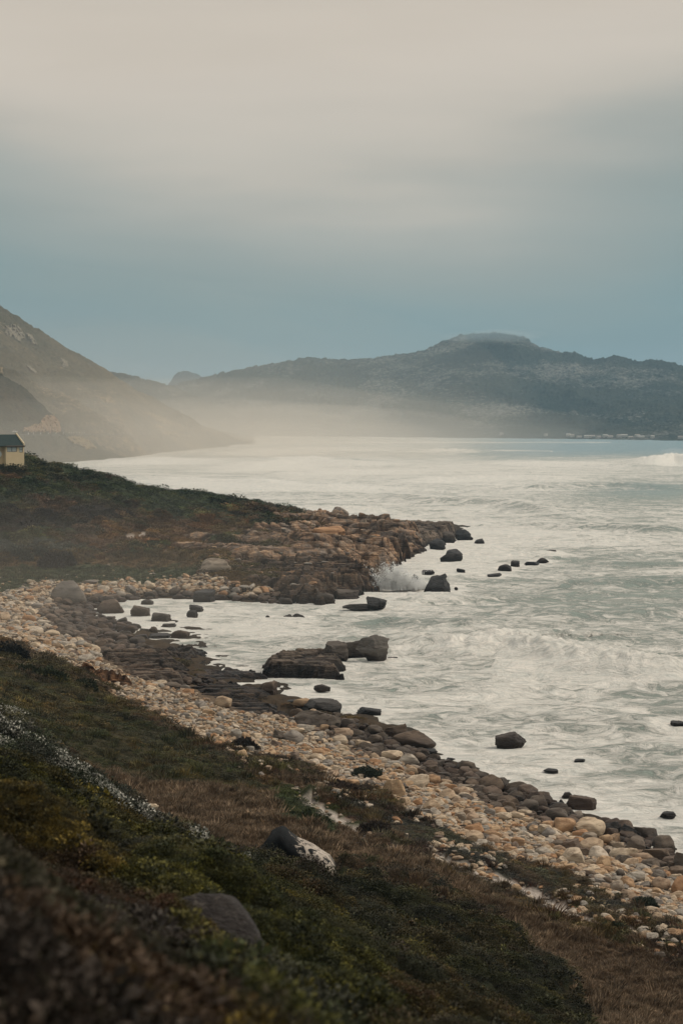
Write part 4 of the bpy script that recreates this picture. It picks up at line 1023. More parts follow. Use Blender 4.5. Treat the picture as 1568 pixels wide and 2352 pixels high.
def bush_tint(x, y, s, seed):
    """every cushion bush keeps one colour of its own"""
    cx, cy = np.floor(x / s), np.floor(y / s); best = np.full(np.shape(x), 1e9); hid = np.zeros(np.shape(x))
    for i in (-1, 0, 1):
        for j in (-1, 0, 1):
            a, b = cx + i, cy + j
            px_ = (a + .1 + .8 * h01(a, b, 0, seed)) * s; py_ = (b + .1 + .8 * h01(a, b, 0, seed + 1)) * s
            rr = s * (.45 + .5 * h01(a, b, 0, seed + 2)); d2 = ((x - px_) ** 2 + (y - py_) ** 2) / rr ** 2
            m = d2 < best; best = np.where(m, d2, best); hid = np.where(m, h01(a, b, 0, seed + 5), hid)
    T = np.array([(1, 1, 1), (1.5, 1.35, .9), (.66, .62, .6), (1.2, 1.15, 1.2), (.85, .92, .7), (1.35, 1.08, .8), (.7, .65, .6), (1.05, 1.08, .75)])
    return T[np.minimum((hid * len(T)).astype(int), len(T) - 1)]
def plant(name, zones, n, seed, radf, choose, extra=None, zmin=.9, hsc=(.55, .9)):
    mk = np.isin(ZI, [ZN.index(q) for q in zones]) & (LZ > zmin) & (PW > 1.45)
    if extra is not None: mk = mk & extra
    mk = mk & ~((LPX > 740) & (LY > 330))
    mk = mk & ~((LPX > 588) & (LPX < 778) & (LY > 100.5) & (LY < 106)) & ~((LPX > 440) & (LPX < 520) & (LPY > 2085) & (LPY < 2125) & (LY < 60))
    X, Y, Z, zi, pw = surface_samples(n, mk, seed)
    r = np.random.default_rng(seed + 1)
    cl = fbm(X / 6, Y / 6, 3, seed) * .6 + fbm(X / 25, Y / 25, 2, seed + 2) * .6
    rad = radf(Y) * np.exp(r.normal(0, .36, n)) * (1 + .35 * np.clip(cl, -.6, 1))
    idx = np.array([choose(ZN[zi[k]], r) for k in range(n)])
    pal = {i: np.array(PAL[z]) for i, z in enumerate(ZN)}
    tint = np.zeros((n, 3))
    for i in np.unique(zi):
        m = zi == i; p = pal[i]; cc = np.clip((cl[m] * .8 + .5 + r.normal(0, .22, m.sum())) * len(p), 0, len(p) - 1e-3).astype(int)
        tint[m] = p[cc]
    tint *= np.exp(r.normal(0, .3, n)).clip(.45, 2.4)[:, None]; tint *= (1 + .35 * cl.clip(-1, 1))[:, None]
    bt = bush_tint(X, Y, 2.6, 401); bt2 = bush_tint(X, Y, 5.5, 409)
    isb = ~np.isin(zi, [ZN.index(q) for q in ('grass', 'brownstrip', 'greenstrip')])
    tint = np.where(isb[:, None], tint * np.where((Y > 250)[:, None], bt2, bt), tint)
    scl = np.stack([rad, rad, rad * r.uniform(*hsc, n)], 1)
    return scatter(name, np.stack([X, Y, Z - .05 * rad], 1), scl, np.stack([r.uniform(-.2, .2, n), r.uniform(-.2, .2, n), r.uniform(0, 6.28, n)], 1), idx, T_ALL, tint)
plant('far_heath', ['fargreen', 'farscrub', 'fardark', 'fargrey', 'farbrown', 'scrub'], 15000, 101, lambda Y: np.clip(Y * .0019, .3, 1.3), lambda z, r: int(r.integers(0, 3)), extra=LY > 230, hsc=(.5, .8))
plant('meadow_grass', ['brownstrip', 'greenstrip', 'farbrown'], 6500, 105, lambda Y: np.clip(Y * .0016, .3, 1.0), lambda z, r: int(r.integers(6, 9)), extra=LY > 230, hsc=(.5, .8))
plant('heath_carpet', ['carpet', 'greenpatch', 'redheath', 'greyheath', 'scrub'], 19000, 109, lambda Y: np.clip(Y * .0021, .22, .6), lambda z, r: int(r.integers(0, 6)), extra=LY < 330, hsc=(.4, .65))
plant('dry_grass', ['grass', 'redheath'], 17000, 113, lambda Y: np.clip(Y * .0026, .22, .42), lambda z, r: int(r.integers(6, 9)), extra=LY < 330, hsc=(.7, 1.2))
plant('fynbos', ['fore', 'foregold', 'rust'], 26000, 117, lambda Y: np.clip(Y * .0036, .10, .36), lambda z, r: int(r.integers(0, 6)), hsc=(.6, 1.0))
FM = fbm(LX / 5, LY / 5, 4, 300) + .5 * fbm(LX / 1.5, LY / 1.5, 2, 303)
plant('fynbos', ['flower'], 2600, 119, lambda Y: np.clip(Y * .0036, .12, .36), lambda z, r: int(r.integers(0, 6)), hsc=(.6, 1.0))
plant('sprigs', ['carpet', 'scrub', 'redheath'], 900, 131, lambda Y: np.clip(Y * .004, .16, .5), lambda z, r: int(r.integers(6, 9)), hsc=(.8, 1.4))
plant('flowering_scrub', ['flower'], 2700, 121, lambda Y: np.clip(Y * .0038, .14, .34), lambda z, r: int(r.choice([9, 10, 9, 10, 3])), hsc=(.7, 1.1), extra=FM > .02)

# foam round every rock standing in the water
cov2 = COV.copy()
for (x0, x1, yt, yb, *_r) in SEA_ROCKS:
    cxr, cyr, _ = at_z((x0 + x1) / 2, yb - 2, .1); wr = (x1 - x0) * cyr / F
    m = (np.abs(SY - cyr) < 22)
    rows = np.where(m[:, 0])[0]; sl = slice(rows[0], rows[-1] + 1)
    dd = np.hypot((SX[sl] - cxr) / (wr * .5 + 1.6), (SY[sl] - cyr - wr * .3) / (wr * .4 + 3.2))
    cov2[sl] += .6 * np.exp(-(np.clip(dd - .6, 0, 9) / .6) ** 2)
set_float(SEA, 'cov2', cov2)
for nd in SM.node_tree.nodes:
    if nd.bl_idname == 'ShaderNodeAttribute' and nd.attribute_name == 'cov': nd.attribute_name = 'cov2'

# ------------------------------------------------------------------ patches of bare rock and road on the hills
def hill_hit(names):
    bs_ = [bvh_of(COL.objects[n]) for n in names]
    def f(px, py):
        u, s_ = ray(px, py); d_ = Vector((float(u), 1, float(s_))).normalized(); best = None
        for b_ in bs_:
            h_ = b_.ray_cast(Vector((0, 0, EYE)), d_)
            if h_[0] is not None and (best is None or h_[0].y < best.y): best = h_[0]
        return best
    return f
hitL = hill_hit(['left_mountain', 'headland_spur']); hitF = hill_hit(['far_mountain'])
def patch(name, poly, hit, mat, out=2.5, step=1.0, rag=3, seed=1, label=None, cat=None, kind=None):
    xs = [p_[0] for p_ in poly]; ys = [p_[1] for p_ in poly]
    px = np.arange(min(xs) - 3, max(xs) + 3, step); py = np.arange(min(ys) - 3, max(ys) + 3, step * .8)
    PX, PY = np.meshgrid(px, py)
    ax = PX + rag * fbm(PX / 9, PY / 9, 3, seed); ay = PY + rag * fbm(PX / 7, PY / 7, 3, seed + 4)
    ins = inpoly(ax, ay, poly); ed = linedist(ax, ay, poly + [poly[0]])
    V = np.zeros(PX.shape + (3,)); ok = np.zeros(PX.shape, bool)
    for i in range(PX.shape[0]):
        for j in range(PX.shape[1]):
            if not ins[i, j]: continue
            h_ = hit(PX[i, j], PY[i, j])
            if h_ is None: continue
            k_ = min(1, ed[i, j] / 2.5) * out * (1 + .8 * float(vn2(np.array(PX[i, j] / 3.0), np.array(PY[i, j] / 5.0), seed))) - .6 * (ed[i, j] < 1)
            dv = (Vector((0, 0, EYE)) - h_).normalized()
            V[i, j] = h_ + dv * (k_ * 2.2) + Vector((0, 0, k_ * .3)); ok[i, j] = True
    nr, nc = PX.shape; Fq = grid_faces(nr, nc); Fq = Fq[ok.ravel()[Fq].all(1)]
    if not len(Fq): return
    used = np.unique(Fq); mp_ = np.full(nr * nc, -1); mp_[used] = np.arange(len(used))
    me = np_mesh(name, V.reshape(-1, 3)[used], mp_[Fq], [mat], smooth=True)
    props(obj(name, me), label, cat, None, kind)
def plain_rock(name, a, b, sc=.12, st=(1, 1, .35)):
    t = NT(name); p = t.pos()
    c = t.mix(t.ramp(t.noise(t.map(p, st), sc, 6, .7), [(.35, 0.0), (.65, 1.0)]), a, b)
    c = t.mix(t.ramp(t.noise(t.map(p, st), sc * 2.2, 6, .75), [(.38, .8), (.52, 0.0)]), c, t.mix(1.0, c, (.35, .35, .33), 'MULTIPLY'))
    t.bump(t.noise(p, sc * 2, 6, .7), 1, 3); return t.fin(c, .9, .1)
m_cut = plain_rock('orange road cutting', (.30, .19, .11), (.42, .27, .16))
m_pale = plain_rock('pale cliff stone', (.20, .17, .125), (.36, .30, .22))
m_scar = plain_rock('ochre slope scar', (.26, .19, .10), (.40, .30, .17))
m_road = plain_rock('road surface', (.16, .15, .14), (.22, .2, .18), .4)
m_sand = plain_rock('far beach sand', (.34, .31, .27), (.5, .46, .40), .05, (1, 1, 1))
patch('bare_crag', [(48,992),(60,982),(78,974),(92,972),(98,958),(110,952),(124,954),(134,962),(139,978),(141,994)], hitL, m_cut, 2.5, label='orange rock cutting above the coast road on the hazy spur', cat='bare rock')
patch('bare_crag', [(150,1003),(178,1000),(198,1006),(216,1020),(224,1030),(200,1033),(176,1022),(160,1015)], hitL, m_scar, 2.0, seed=3, label='ochre eroded bank below the road bend at the spur end', cat='bare rock')
patch('bare_crag', [(14,748),(34,744),(50,752),(60,776),(48,788),(30,774),(12,768)], hitL, m_pale, 3, seed=5, label='pale crag high on the left mountain near the skyline', cat='bare rock')
patch('bare_crag', [(60,764),(74,768),(88,790),(80,794),(66,780)], hitL, m_pale, 2, seed=6, label='small grey crag right of the pale crag on the left mountain', cat='bare rock')
patch('bare_crag', [(56,834),(68,838),(86,852),(82,860),(68,852)], hitL, m_pale, 2, seed=7, label='lone pale slab halfway up the left mountain', cat='bare rock')
patch('bare_crag', [(138,822),(152,824),(158,842),(146,846)], hitL, m_pale, 1.5, seed=8, label='little grey outcrop below the left mountain ridge line', cat='bare rock')
patch('bare_crag', [(0,842),(8,846),(9,860),(0,860)], hitL, m_scar, 2, seed=9, label='ochre knob of rock at the left edge above the spur', cat='bare rock')
patch('bare_crag', [(330,942),(352,948),(400,968),(396,978),(370,972),(340,956)], hitL, m_scar, 2, seed=10, label='long ochre slide scar low on the left mountain slope', cat='bare rock')
patch('bare_crag', [(222,905),(258,916),(270,928),(244,926)], hitL, m_scar, 1.5, seed=11, label='faint ochre streak at mid height of the left mountain slope', cat='bare rock')
patch('bare_crag', [(360,984),(392,990),(420,1000),(408,1006),(372,996)], hitL, m_scar, 2, seed=12, label='broken ochre bank just above the shore of the left mountain', cat='bare rock')
patch('road', [(40,996),(100,998),(150,997),(200,996.5),(330,996),(430,997),(500,1000),(500,1003),(430,1000),(330,999.5),(200,1000),(150,1000.5),(100,1001.5),(40,1000)], hitL, m_road, .8, step=1.2, rag=.4, kind='structure')
patch('beach', [(560,1001),(800,1001.5),(1000,1003),(1300,1006),(1568,1010),(1700,1013),(1700,1016),(1568,1013),(1300,1009),(1000,1006),(800,1004.5),(560,1004)], hitF, m_sand, .4, step=2, rag=.3, seed=14, kind='structure')

m_white = NT('white paint').fin((.75, .73, .69), .6, .3)
def box(bm, x0, x1, y0, y1, z0, z1):
    vs = [bm.verts.new(p_) for p_ in ((x0,y0,z0),(x1,y0,z0),(x1,y1,z0),(x0,y1,z0),(x0,y0,z1),(x1,y0,z1),(x1,y1,z1),(x0,y1,z1))]
    for f in ((0,3,2,1),(4,5,6,7),(0,1,5,4),(1,2,6,5),(2,3,7,6),(3,0,4,7)): bm.faces.new([vs[i] for i in f])
def boxes(name, lst, mat, parent=None, bev=0):
    bm = bmesh.new()
    for b_ in lst: box(bm, *b_)
    if bev: bmesh.ops.bevel(bm, geom=bm.edges[:], offset=bev, segments=1, affect='EDGES')
    me = bpy.data.meshes.new(name); bm.to_mesh(me); bm.free(); me.materials.append(mat)
    return obj(name, me, parent=parent)
def prism(name, prof, x0, x1, mat, parent=None):
    """profile in the y-z plane swept along x"""
    bm = bmesh.new(); a = [bm.verts.new((x0, y, z)) for y, z in prof]; b = [bm.verts.new((x1, y, z)) for y, z in prof]
    n = len(prof); bm.faces.new(a); bm.faces.new(b[::-1])
    for i in range(n): bm.faces.new((a[i], b[i], b[(i + 1) % n], a[(i + 1) % n])[::-1])
    bmesh.ops.recalc_face_normals(bm, faces=bm.faces[:])
    me = bpy.data.meshes.new(name); bm.to_mesh(me); bm.free(); me.materials.append(mat)
    return obj(name, me, parent=parent)
def thing(name, label, cat, loc, rz=0, group=None):
    e = bpy.data.objects.new(name, None); COL.objects.link(e); e.location = loc; e.rotation_euler = (0, 0, rz); e.empty_display_size = .2
    return props(e, label, cat, group)
# white posts along the road
bm = bmesh.new(); bmesh.ops.create_cone(bm, cap_ends=True, segments=8, radius1=.28, radius2=.22, depth=1.5)
bmesh.ops.translate(bm, vec=(0, 0, .6), verts=bm.verts[:])
bmesh.ops.create_icosphere(bm, subdivisions=1, radius=.23, matrix=Matrix.Translation((0, 0, 1.36)))
pm_ = bpy.data.meshes.new('road_post'); bm.to_mesh(pm_); bm.free(); pm_.materials.append(m_white)
for k, (a, b) in enumerate([(67,998),(79,998),(95,998),(113,998),(130,997),(147,997),(161,996),(166,996),(171,996),(177,996),(184,996),(190,996),(196,996),(252,997),(262,997),(276,997),(285,997),(302,997),(330,997),(345,997)]):
    h_ = hitL(a, b)
    if h_ is None: continue
    o = obj('road_post', pm_, loc=h_ + Vector((0, -2.5, .3)))
    if k < 5: props(o, 'white guard post beside the coast road under the orange cutting', 'road post', 'white posts below the orange cutting')
    elif k < 13: props(o, 'white guard post in the close row on the road bend of the spur', 'road post', 'white posts on the road bend')
    else: props(o, 'white guard post on the road along the foot of the left mountain', 'road post', 'white posts along the mountain foot')
h_ = hitL(36, 994)
if h_:
    car = thing('parked_car', 'small white car parked on the coast road above the house roof', 'car', h_ + Vector((0, -3, .4)), .1)
    boxes('body', [(-2.3, 2.3, -.9, .9, .35, .95)], m_white, car, .12); prism('cabin', [(-.8, .951), (-.68, 1.5), (.68, 1.5), (.8, .951)], -1.3, 1.1, m_white, car)
    mg = NT('dark glass').fin((.03, .035, .04), .15, .5); boxes('window', [(-1.1, .9, -.82, -.79, 1.0, 1.4)], mg, car)
    mt_ = NT('tyre rubber').fin((.03, .03, .03), .9, .1)
    for sx in (-1.4, 1.4):
        for sy in (-.85, .85):
            bm = bmesh.new(); bmesh.ops.create_cone(bm, cap_ends=True, segments=14, radius1=.35, radius2=.35, depth=.2, matrix=Matrix.Rotation(math.pi / 2, 4, 'X'))
            me = bpy.data.meshes.new('wheel'); bm.to_mesh(me); bm.free(); me.materials.append(mt_); w_o = obj('wheel', me, parent=car, loc=(sx, sy, .35))
# low white buildings on the far shore
m_farwall = NT('weathered far wall').fin((.48, .45, .41), .9, .1)
m_roofw = NT('far roofs').fin((.38, .33, .29), .8, .2)
rb = random.Random(3)
for k, (a, b, w) in enumerate([(1304,1001,9),(1312,1003,8),(1328,1005,9),(1345,1005,8),(1357,1004,12),(1372,1006,8),(1388,1003,9),(1399,1005,10),(1420,1004,9),(1431,1003,12),(1446,1006,9),(1461,1003,9),(1470,1005,12),(1252,1001,6),(1150,999,6),(1496,1006,6),(1560,1007,9)]):
    h_ = hitF(a, b)
    if h_ is None: continue
    d_ = thing('shore_house', 'tiny pale house among the low row where the far mountain meets the bay', 'house', h_ + Vector((0, -6, -.5)), rb.uniform(-.4, .4), 'pale houses on the far shore')
    hgt = rb.uniform(2.6, 4.2)
    boxes('wall', [(-w / 2, w / 2, -3.5, 3.5, -2, hgt)], m_farwall, d_); prism('roof', [(-3.9, hgt + .02), (0, hgt + 1.5), (3.9, hgt + .02)], -w / 2 - .3, w / 2 + .3, m_roofw if k % 3 else m_farwall, d_)

# ------------------------------------------------------------------ the cottage on the slope
TH = R(38)
def wallmat():
    t = NT('yellow ochre plaster'); p = t.objc()
    c = t.mix(t.noise(p, 1.2, 5, .65), (.66, .50, .30), (.76, .60, .38))
    b = t.N('ShaderNodeTexWave', wave_type='BANDS', bands_direction='Z'); t.L(p, b.inputs[0]); b.inputs['Scale'].default_value = 1.1; b.inputs['Distortion'].default_value = .3
    c = t.mix(t.math('MULTIPLY', b.outputs[1], .12), c, (.40, .28, .15)); return t.fin(c, .85, .2)
mw = wallmat()
mr = NT('dark green roof sheet'); cc = mr.mix(mr.noise(mr.objc(), .8, 4, .6), (.025, .038, .036), (.045, .06, .056)); m_roof = mr.fin(cc, .9, .12)
m_frame = NT('dark window frame').fin((.035, .045, .045), .5, .3); m_trim = NT('brown eave board').fin((.16, .12, .09), .7, .2)
tp_ = NT('window glass'); m_pane = tp_.fin((.50, .50, .45), .25, .5)
m_cope = NT('cream coping').fin((.72, .58, .38), .8, .2); m_panel = NT('solar panel').fin((.13, .16, .17), .12, .6); m_black = NT('black metal').fin((.03, .03, .03), .6, .3)
hx_, hy_, hz_ = at_y(56.2, 1024, 590)      # front right corner, at the eave
EAVE = 4.3
house = thing('cottage', 'small ochre cottage with dark green roof on the scrub slope at the left edge', 'house', (float(hx_), float(hy_), float(hz_) - EAVE), TH)
# local axes: x along the front wall (0 = right corner, negative to the left), y into the building
def with_holes(x0, x1, z0, z1, holes, y0, y1):
    out_ = []; cur = x0
    for (a, b, c_, d_) in sorted(holes):
        out_ += [(cur, a, y0, y1, z0, z1), (a, b, y0, y1, z0, c_), (a, b, y0, y1, d_, z1)]; cur = b
    out_.append((cur, x1, y0, y1, z0, z1)); return out_
HW = [(-5.65, -2.45, 2.55, 4.0), (-1.6, -.45, 2.35, 4.0)]
boxes('wall', with_holes(-6.1, 0, -3, EAVE, HW, 0, .25) + [(-.25, 0, .25, 9, -3, EAVE), (-6.1, -5.85, .25, 1.8, -3, EAVE)] + with_holes(-14, -6.1, -3, EAVE, [(-8.9, -7.3, 3.0, 3.95)], 1.8, 2.05) + [(-14, 0, 8.75, 9, -3, EAVE)], mw, house)
for (a, b, c_, d_), y in [(h, .08) for h in HW] + [((-8.9, -7.3, 3.0, 3.95), 1.88)]:
    mid = (a + b) / 2; fr = [(a, b, y, y + .1, c_, c_ + .12), (a, b, y, y + .1, d_ - .1, d_), (a, a + .1, y, y + .1, c_ + .12, d_ - .1), (b - .1, b, y, y + .1, c_ + .12, d_ - .1)]
    fr.append((mid - .08, mid + .08, y, y + .1, c_ + .12, d_ - .1) if b - a > 1.5 else (a + .1, b - .1, y, y + .1, c_ + .75, c_ + .87))
    w_o = boxes('window', fr, m_frame, house); boxes('pane', [(a + .1, b - .1, y + .04, y + .06, c_ + .12, d_ - .1)], m_pane, w_o)
prism('roof', [(-.35, EAVE + .05), (4.5, EAVE + 3.35), (9.3, EAVE + .05), (9.3, EAVE - .07), (-.35, EAVE - .07)], -14, -.25, m_roof, house)
prism('parapet', [(-.25, EAVE + .0), (-.25, EAVE + .75), (4.5, EAVE + 3.85), (9.25, EAVE + .75), (9.25, EAVE)], -.24, .06, m_cope, house)
boxes('gutter', [(-6.3, .3, -.52, -.36, EAVE - .12, EAVE + .1)], m_trim, house)
boxes('fascia', [(-6.2, .05, -.34, -.24, EAVE - .35, EAVE - .08)], m_trim, house)
o = boxes('solar_panel', [(-13.5, -8.2, -.9, .9, -.05, .05)], m_panel, house); o.location = (0, 3.1, EAVE + 2.68); o.rotation_euler = (math.atan(3.3 / 4.85), 0, 0)
prism('dormer_gable', [(.6, EAVE + .4), (.6, EAVE + 1.3), (3.0, EAVE + 2.6), (3.0, EAVE + .4)], -9.9, -9.6, m_cope, house)
boxes('chimney', [(-10.6, -10.2, 4.2, 4.6, EAVE + 2.8, EAVE + 4.6)], m_black, house)
bm = bmesh.new(); bmesh.ops.create_uvsphere(bm, u_segments=20, v_segments=10, radius=.95)
for v in bm.verts: v.co.y *= .25
me = bpy.data.meshes.new('dish'); bm.to_mesh(me); bm.free(); me.materials.append(m_white); me.polygons.foreach_set('use_smooth', np.ones(len(me.polygons), bool))
o = obj('dish', me, parent=house, loc=(-7.6, 1.4, 1.9)); boxes('bracket', [(-.05, .05, .15, .5, -.05, .05)], m_black, o)
# thin mast with a street lamp like head behind the roof
mast = thing('mast', 'thin grey mast rising behind the ridge of the cottage roof', 'mast', (float(hx_) - 3.5, float(hy_) + 9, float(hz_) + 1))
m_grey2 = NT('galvanised metal').fin((.4, .4, .38), .5, .4)
boxes('pole', [(-.04, .04, -.04, .04, -6, 4.1)], m_grey2, mast); boxes('crossarm', [(-.9, .1, -.05, .05, 4.1, 4.2)], m_grey2, mast)

# ------------------------------------------------------------------ the black and white boulder on the near slope
t = NT('black and white lichened boulder'); p = t.objc()
st = t.attr('dark_front', fac=True)
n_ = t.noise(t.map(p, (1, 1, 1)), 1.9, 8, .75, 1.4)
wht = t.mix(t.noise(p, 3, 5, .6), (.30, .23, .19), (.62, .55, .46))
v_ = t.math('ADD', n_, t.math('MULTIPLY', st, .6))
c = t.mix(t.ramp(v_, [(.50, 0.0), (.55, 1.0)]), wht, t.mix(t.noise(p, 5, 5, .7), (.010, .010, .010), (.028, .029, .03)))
t.bump(t.noise(p, 3, 8, .7), .8, .12); m_bw = t.fin(c, .95, .08)
D0 = 104.0
outl = [(593,1973,1992),(602,1957,1990),(611,1947,1986),(624,1930,1982),(635,1925,1976),(647,1921,1975),(657,1925,1978),(665,1933,1984),(682,1941,1990),(698,1947,1998),(714,1955,2010),(729,1962,2018),(744,1969,2024),(758,1978,2030),(769,1995,2034),(772,2012,2036)]
V, S = [], []
NS, NRG = 60, 36
ox = np.array([a for a, b, c_ in outl]); ot = np.array([b for a, b, c_ in outl]); ob = np.array([c_ for a, b, c_ in outl])
cx_, cy_, cz_ = [float(q) for q in at_y(685, 2000, D0)]
for i in range(NS):
    q = i / (NS - 1); px = 593 + 179 * q
    tp2 = float(np.interp(px, ox, ot)); bt = float(np.interp(px, ox, ob)) + 26
    x, y, zt = [float(w) for w in at_y(px, tp2, D0)]; _, _, zb = [float(w) for w in at_y(px, bt, D0)]
    h = (zt - zb); endk = min(1, (min(q, 1 - q) * 9) ** .5 + .12)
    dw = 1.15 * endk
    for j in range(NRG):
        a = 2 * math.pi * j / NRG; ca, sa = math.cos(a), math.sin(a)
        ky = math.copysign(abs(ca) ** .7, ca) * dw; kz = .5 + .5 * math.copysign(abs(sa) ** .8, sa)
        ridge = .55 * (1 - q)                                   # the crest leans forward over the hollow at the left
        yy_ = y + ky + (.25 - .6 * kz) * ridge + .25 * math.sin(q * 5)
        nn = mnoise.noise(Vector((x * 1.1, yy_ * 1.1, kz * 3))) * .24 + mnoise.noise(Vector((x * 3, yy_ * 3, kz * 8))) * .05
        V.append((x + nn * .6 - cx_, yy_ - cy_ + nn, zb + h * kz + nn * .35 * (kz < .9) - cz_))
        paler = sstep(.42 - .1 * q, .72, q + .55 * (kz - .75) + .1 * mnoise.noise(Vector((q * 9, kz * 6, 0))))
        S.append(.42 * (1 - paler) if ca < .35 else .25)  # front blacker towards the left end and the base
Fq = [(i * NRG + j, i * NRG + (j + 1) % NRG, (i + 1) * NRG + (j + 1) % NRG, (i + 1) * NRG + j) for i in range(NS - 1) for j in range(NRG)]
me = np_mesh('boulder', np.array(V), np.array(Fq), [m_bw]); 
bm = bmesh.new(); bm.from_mesh(me); bmesh.ops.holes_fill(bm, edges=[e for e in bm.edges if e.is_boundary], sides=0); bmesh.ops.recalc_face_normals(bm, faces=bm.faces[:]); bm.to_mesh(me); bm.free()
set_float(me, 'dark_front', np.array(S))
bwo = obj('boulder', me, loc=(cx_, cy_, cz_ + .22)); bwo.scale = (1.0, 1.1, 1.14); props(bwo, 'big humped boulder stained black and white, standing at the lip of the dark near slope', 'boulder')
# smooth dark boulder half sunk in the near bushes
kq = np.argmin((LPX - 470) ** 2 + (LPY - 2132) ** 2 + 1e6 * (1 - VIS) + 1e6 * (LY > 80))
gx, gy, gz = float(LX.ravel()[kq]), float(LY.ravel()[kq]) + .6, float(LZ.ravel()[kq])
o = obj('boulder', rock_mesh('boulder', 777, [rock_mat('purple grey rock', [(.05, .043, .04)], wet=False, scale=2.4, crack=.09, lichen=(.2, .17, .14))], 4, 'round'), loc=(gx, gy, gz - .52), rot=(0, .30, .1))
o.scale = (1.15, 1.0, .8); props(o, 'smooth purple-grey boulder half hidden by bushes on the near slope', 'boulder')

# ------------------------------------------------------------------ bushes one can tell apart
def bush(px, py, w, h, pal, kind, label, name='shrub', ymin=112, n=150):
    Yd = np.exp(np.linspace(math.log(ymin), math.log(900), 1500)); u, s_ = ray(px, py); zz = land0(u * Yd, Yd); k = int(np.argmax(EYE + s_ * Yd < zz)); d = float(Yd[k])
    W_, H_ = w * d / F / 2, h * d / F
    r = np.random.default_rng(int(px * 7 + py)); V = []; Fc = []; S_ = []
    NL = n * 22
    e = np.arcsin(r.uniform(0, 1, NL)); a = r.uniform(0, 2 * np.pi, NL)
    lump = 1 + .18 * np.sin(a * 3 + px) * np.cos(e * 4 + py) + .1 * np.sin(a * 7 + py)
    q = r.uniform(.55, 1.0, NL) ** .6 * lump
    Pn = np.stack([np.cos(a) * np.cos(e) * q * W_, np.sin(a) * np.cos(e) * q * W_ * .85, np.sin(e) * q * H_], 1)
    dv = np.stack([np.cos(a) * np.cos(e), np.sin(a) * np.cos(e), np.sin(e) + .3], 1) + r.normal(0, .5, (NL, 3)); dv /= np.linalg.norm(dv, axis=1)[:, None]
    sv = np.cross(dv, r.normal(0, 1, (NL, 3))); sv /= np.linalg.norm(sv, axis=1)[:, None]
    L_ = (.14 * (W_ * H_) ** .5 + .05) * r.uniform(.6, 1.4, NL)[:, None]
    Q = np.stack([Pn, Pn + dv * L_ * .5 + sv * L_ * .28, Pn + dv * L_, Pn + dv * L_ * .5 - sv * L_ * .28], 1).reshape(-1, 3)
    th = thing(name, label, 'shrub', (float(u * d), d + W_ * .4, float(zz[k]) - .1))
    t = NT('leaves of ' + name); v = t.attr('shade', fac=True)
    c = t.mix(v, tuple(x_ * .6 for x_ in pal), tuple(x_ * 1.45 for x_ in pal)); m_ = t.fin(c, .8, .2)
    me = np_mesh('foliage', Q, np.arange(NL * 4).reshape(-1, 4), [m_]); set_float(me, 'shade', np.repeat(r.random(NL), 4)); obj('foliage', me, parent=th)
    bm = bmesh.new()
    for _ in range(7):
        aa = r.uniform(0, 6.28); tip = Vector((math.cos(aa) * W_ * .55, math.sin(aa) * W_ * .45, H_ * r.uniform(.5, .75))); base = Vector((0, 0, -.15))
        d3 = (tip - base); mt4 = Matrix.Translation((base + tip) / 2) @ d3.to_track_quat('Z', 'Y').to_matrix().to_4x4()
        bmesh.ops.create_cone(bm, cap_ends=True, segments=6, radius1=.05 * W_ + .02, radius2=.015 * W_ + .01, depth=d3.length, matrix=mt4)
    me = bpy.data.meshes.new('stems'); bm.to_mesh(me); bm.free(); me.materials.append(m_twig); obj('stems', me, parent=th)
for a in [(118,1306,56,34,(.042,.036,.03),'d','round dark bush below the grey scrub at the left of the flat grass'),
          (150,1300,44,30,(.05,.045,.038),'d','dark bush touching the right side of the round dark bush'),
          (40,1290,70,30,(.075,.08,.062),'g','wide grey-green bush at the left edge above the brown grass strip'),
          (92,1284,40,26,(.07,.075,.058),'g','small grey-green bush right of the wide one above the grass strip'),
          (22,1528,84,44,(.026,.024,.02),'d','near-black bush at the left edge above the green carpet slope'),
          (62,1560,60,30,(.045,.048,.024),'g','olive bush just below the near-black bush'),
          (105,1572,84,34,(.042,.047,.022),'g','broad green bush where the left cobbles meet the carpet slope'),
          (190,1592,70,28,(.04,.044,.024),'g','low green bush under the rust brown outcrop'),
          (780,1838,96,36,(.055,.036,.026),'r','wide red-brown bush above the gap in the pale path'),
          (700,1812,60,24,(.075,.055,.033),'o','ochre green bush left of the wide red-brown bush'),
          (860,1920,80,28,(.05,.036,.026),'r','low reddish bush right of the wedge of pale path'),
          (560,1722,60,24,(.05,.038,.03),'r','dark reddish bush beside the rusty boulder pile'),
          (840,1785,70,20,(.045,.052,.034),'g','flat green bush among the upper cobbles'),
          (690,1905,120,34,(.038,.044,.016),'g','long green bush mound in front of the pale path wedge'),
          (1480,2085,60,20,(.045,.052,.034),'g','green bush among cobbles at the right end of the beach'),
          (1400,2160,110,34,(.034,.038,.018),'g','dark green bush between the gravel patches at lower right'),
          (1535,2190,80,28,(.034,.038,.018),'g','dark green bush at the lower right frame edge'),
          (150,1112,40,14,(.05,.052,.034),'g','bushy knob on the far skyline slope right of the cottage'),
          (185,1118,34,12,(.045,.05,.032),'g','small round bush on the skyline slope right of the bushy knob')]:
    bush(*a[:5], a[5], a[6])

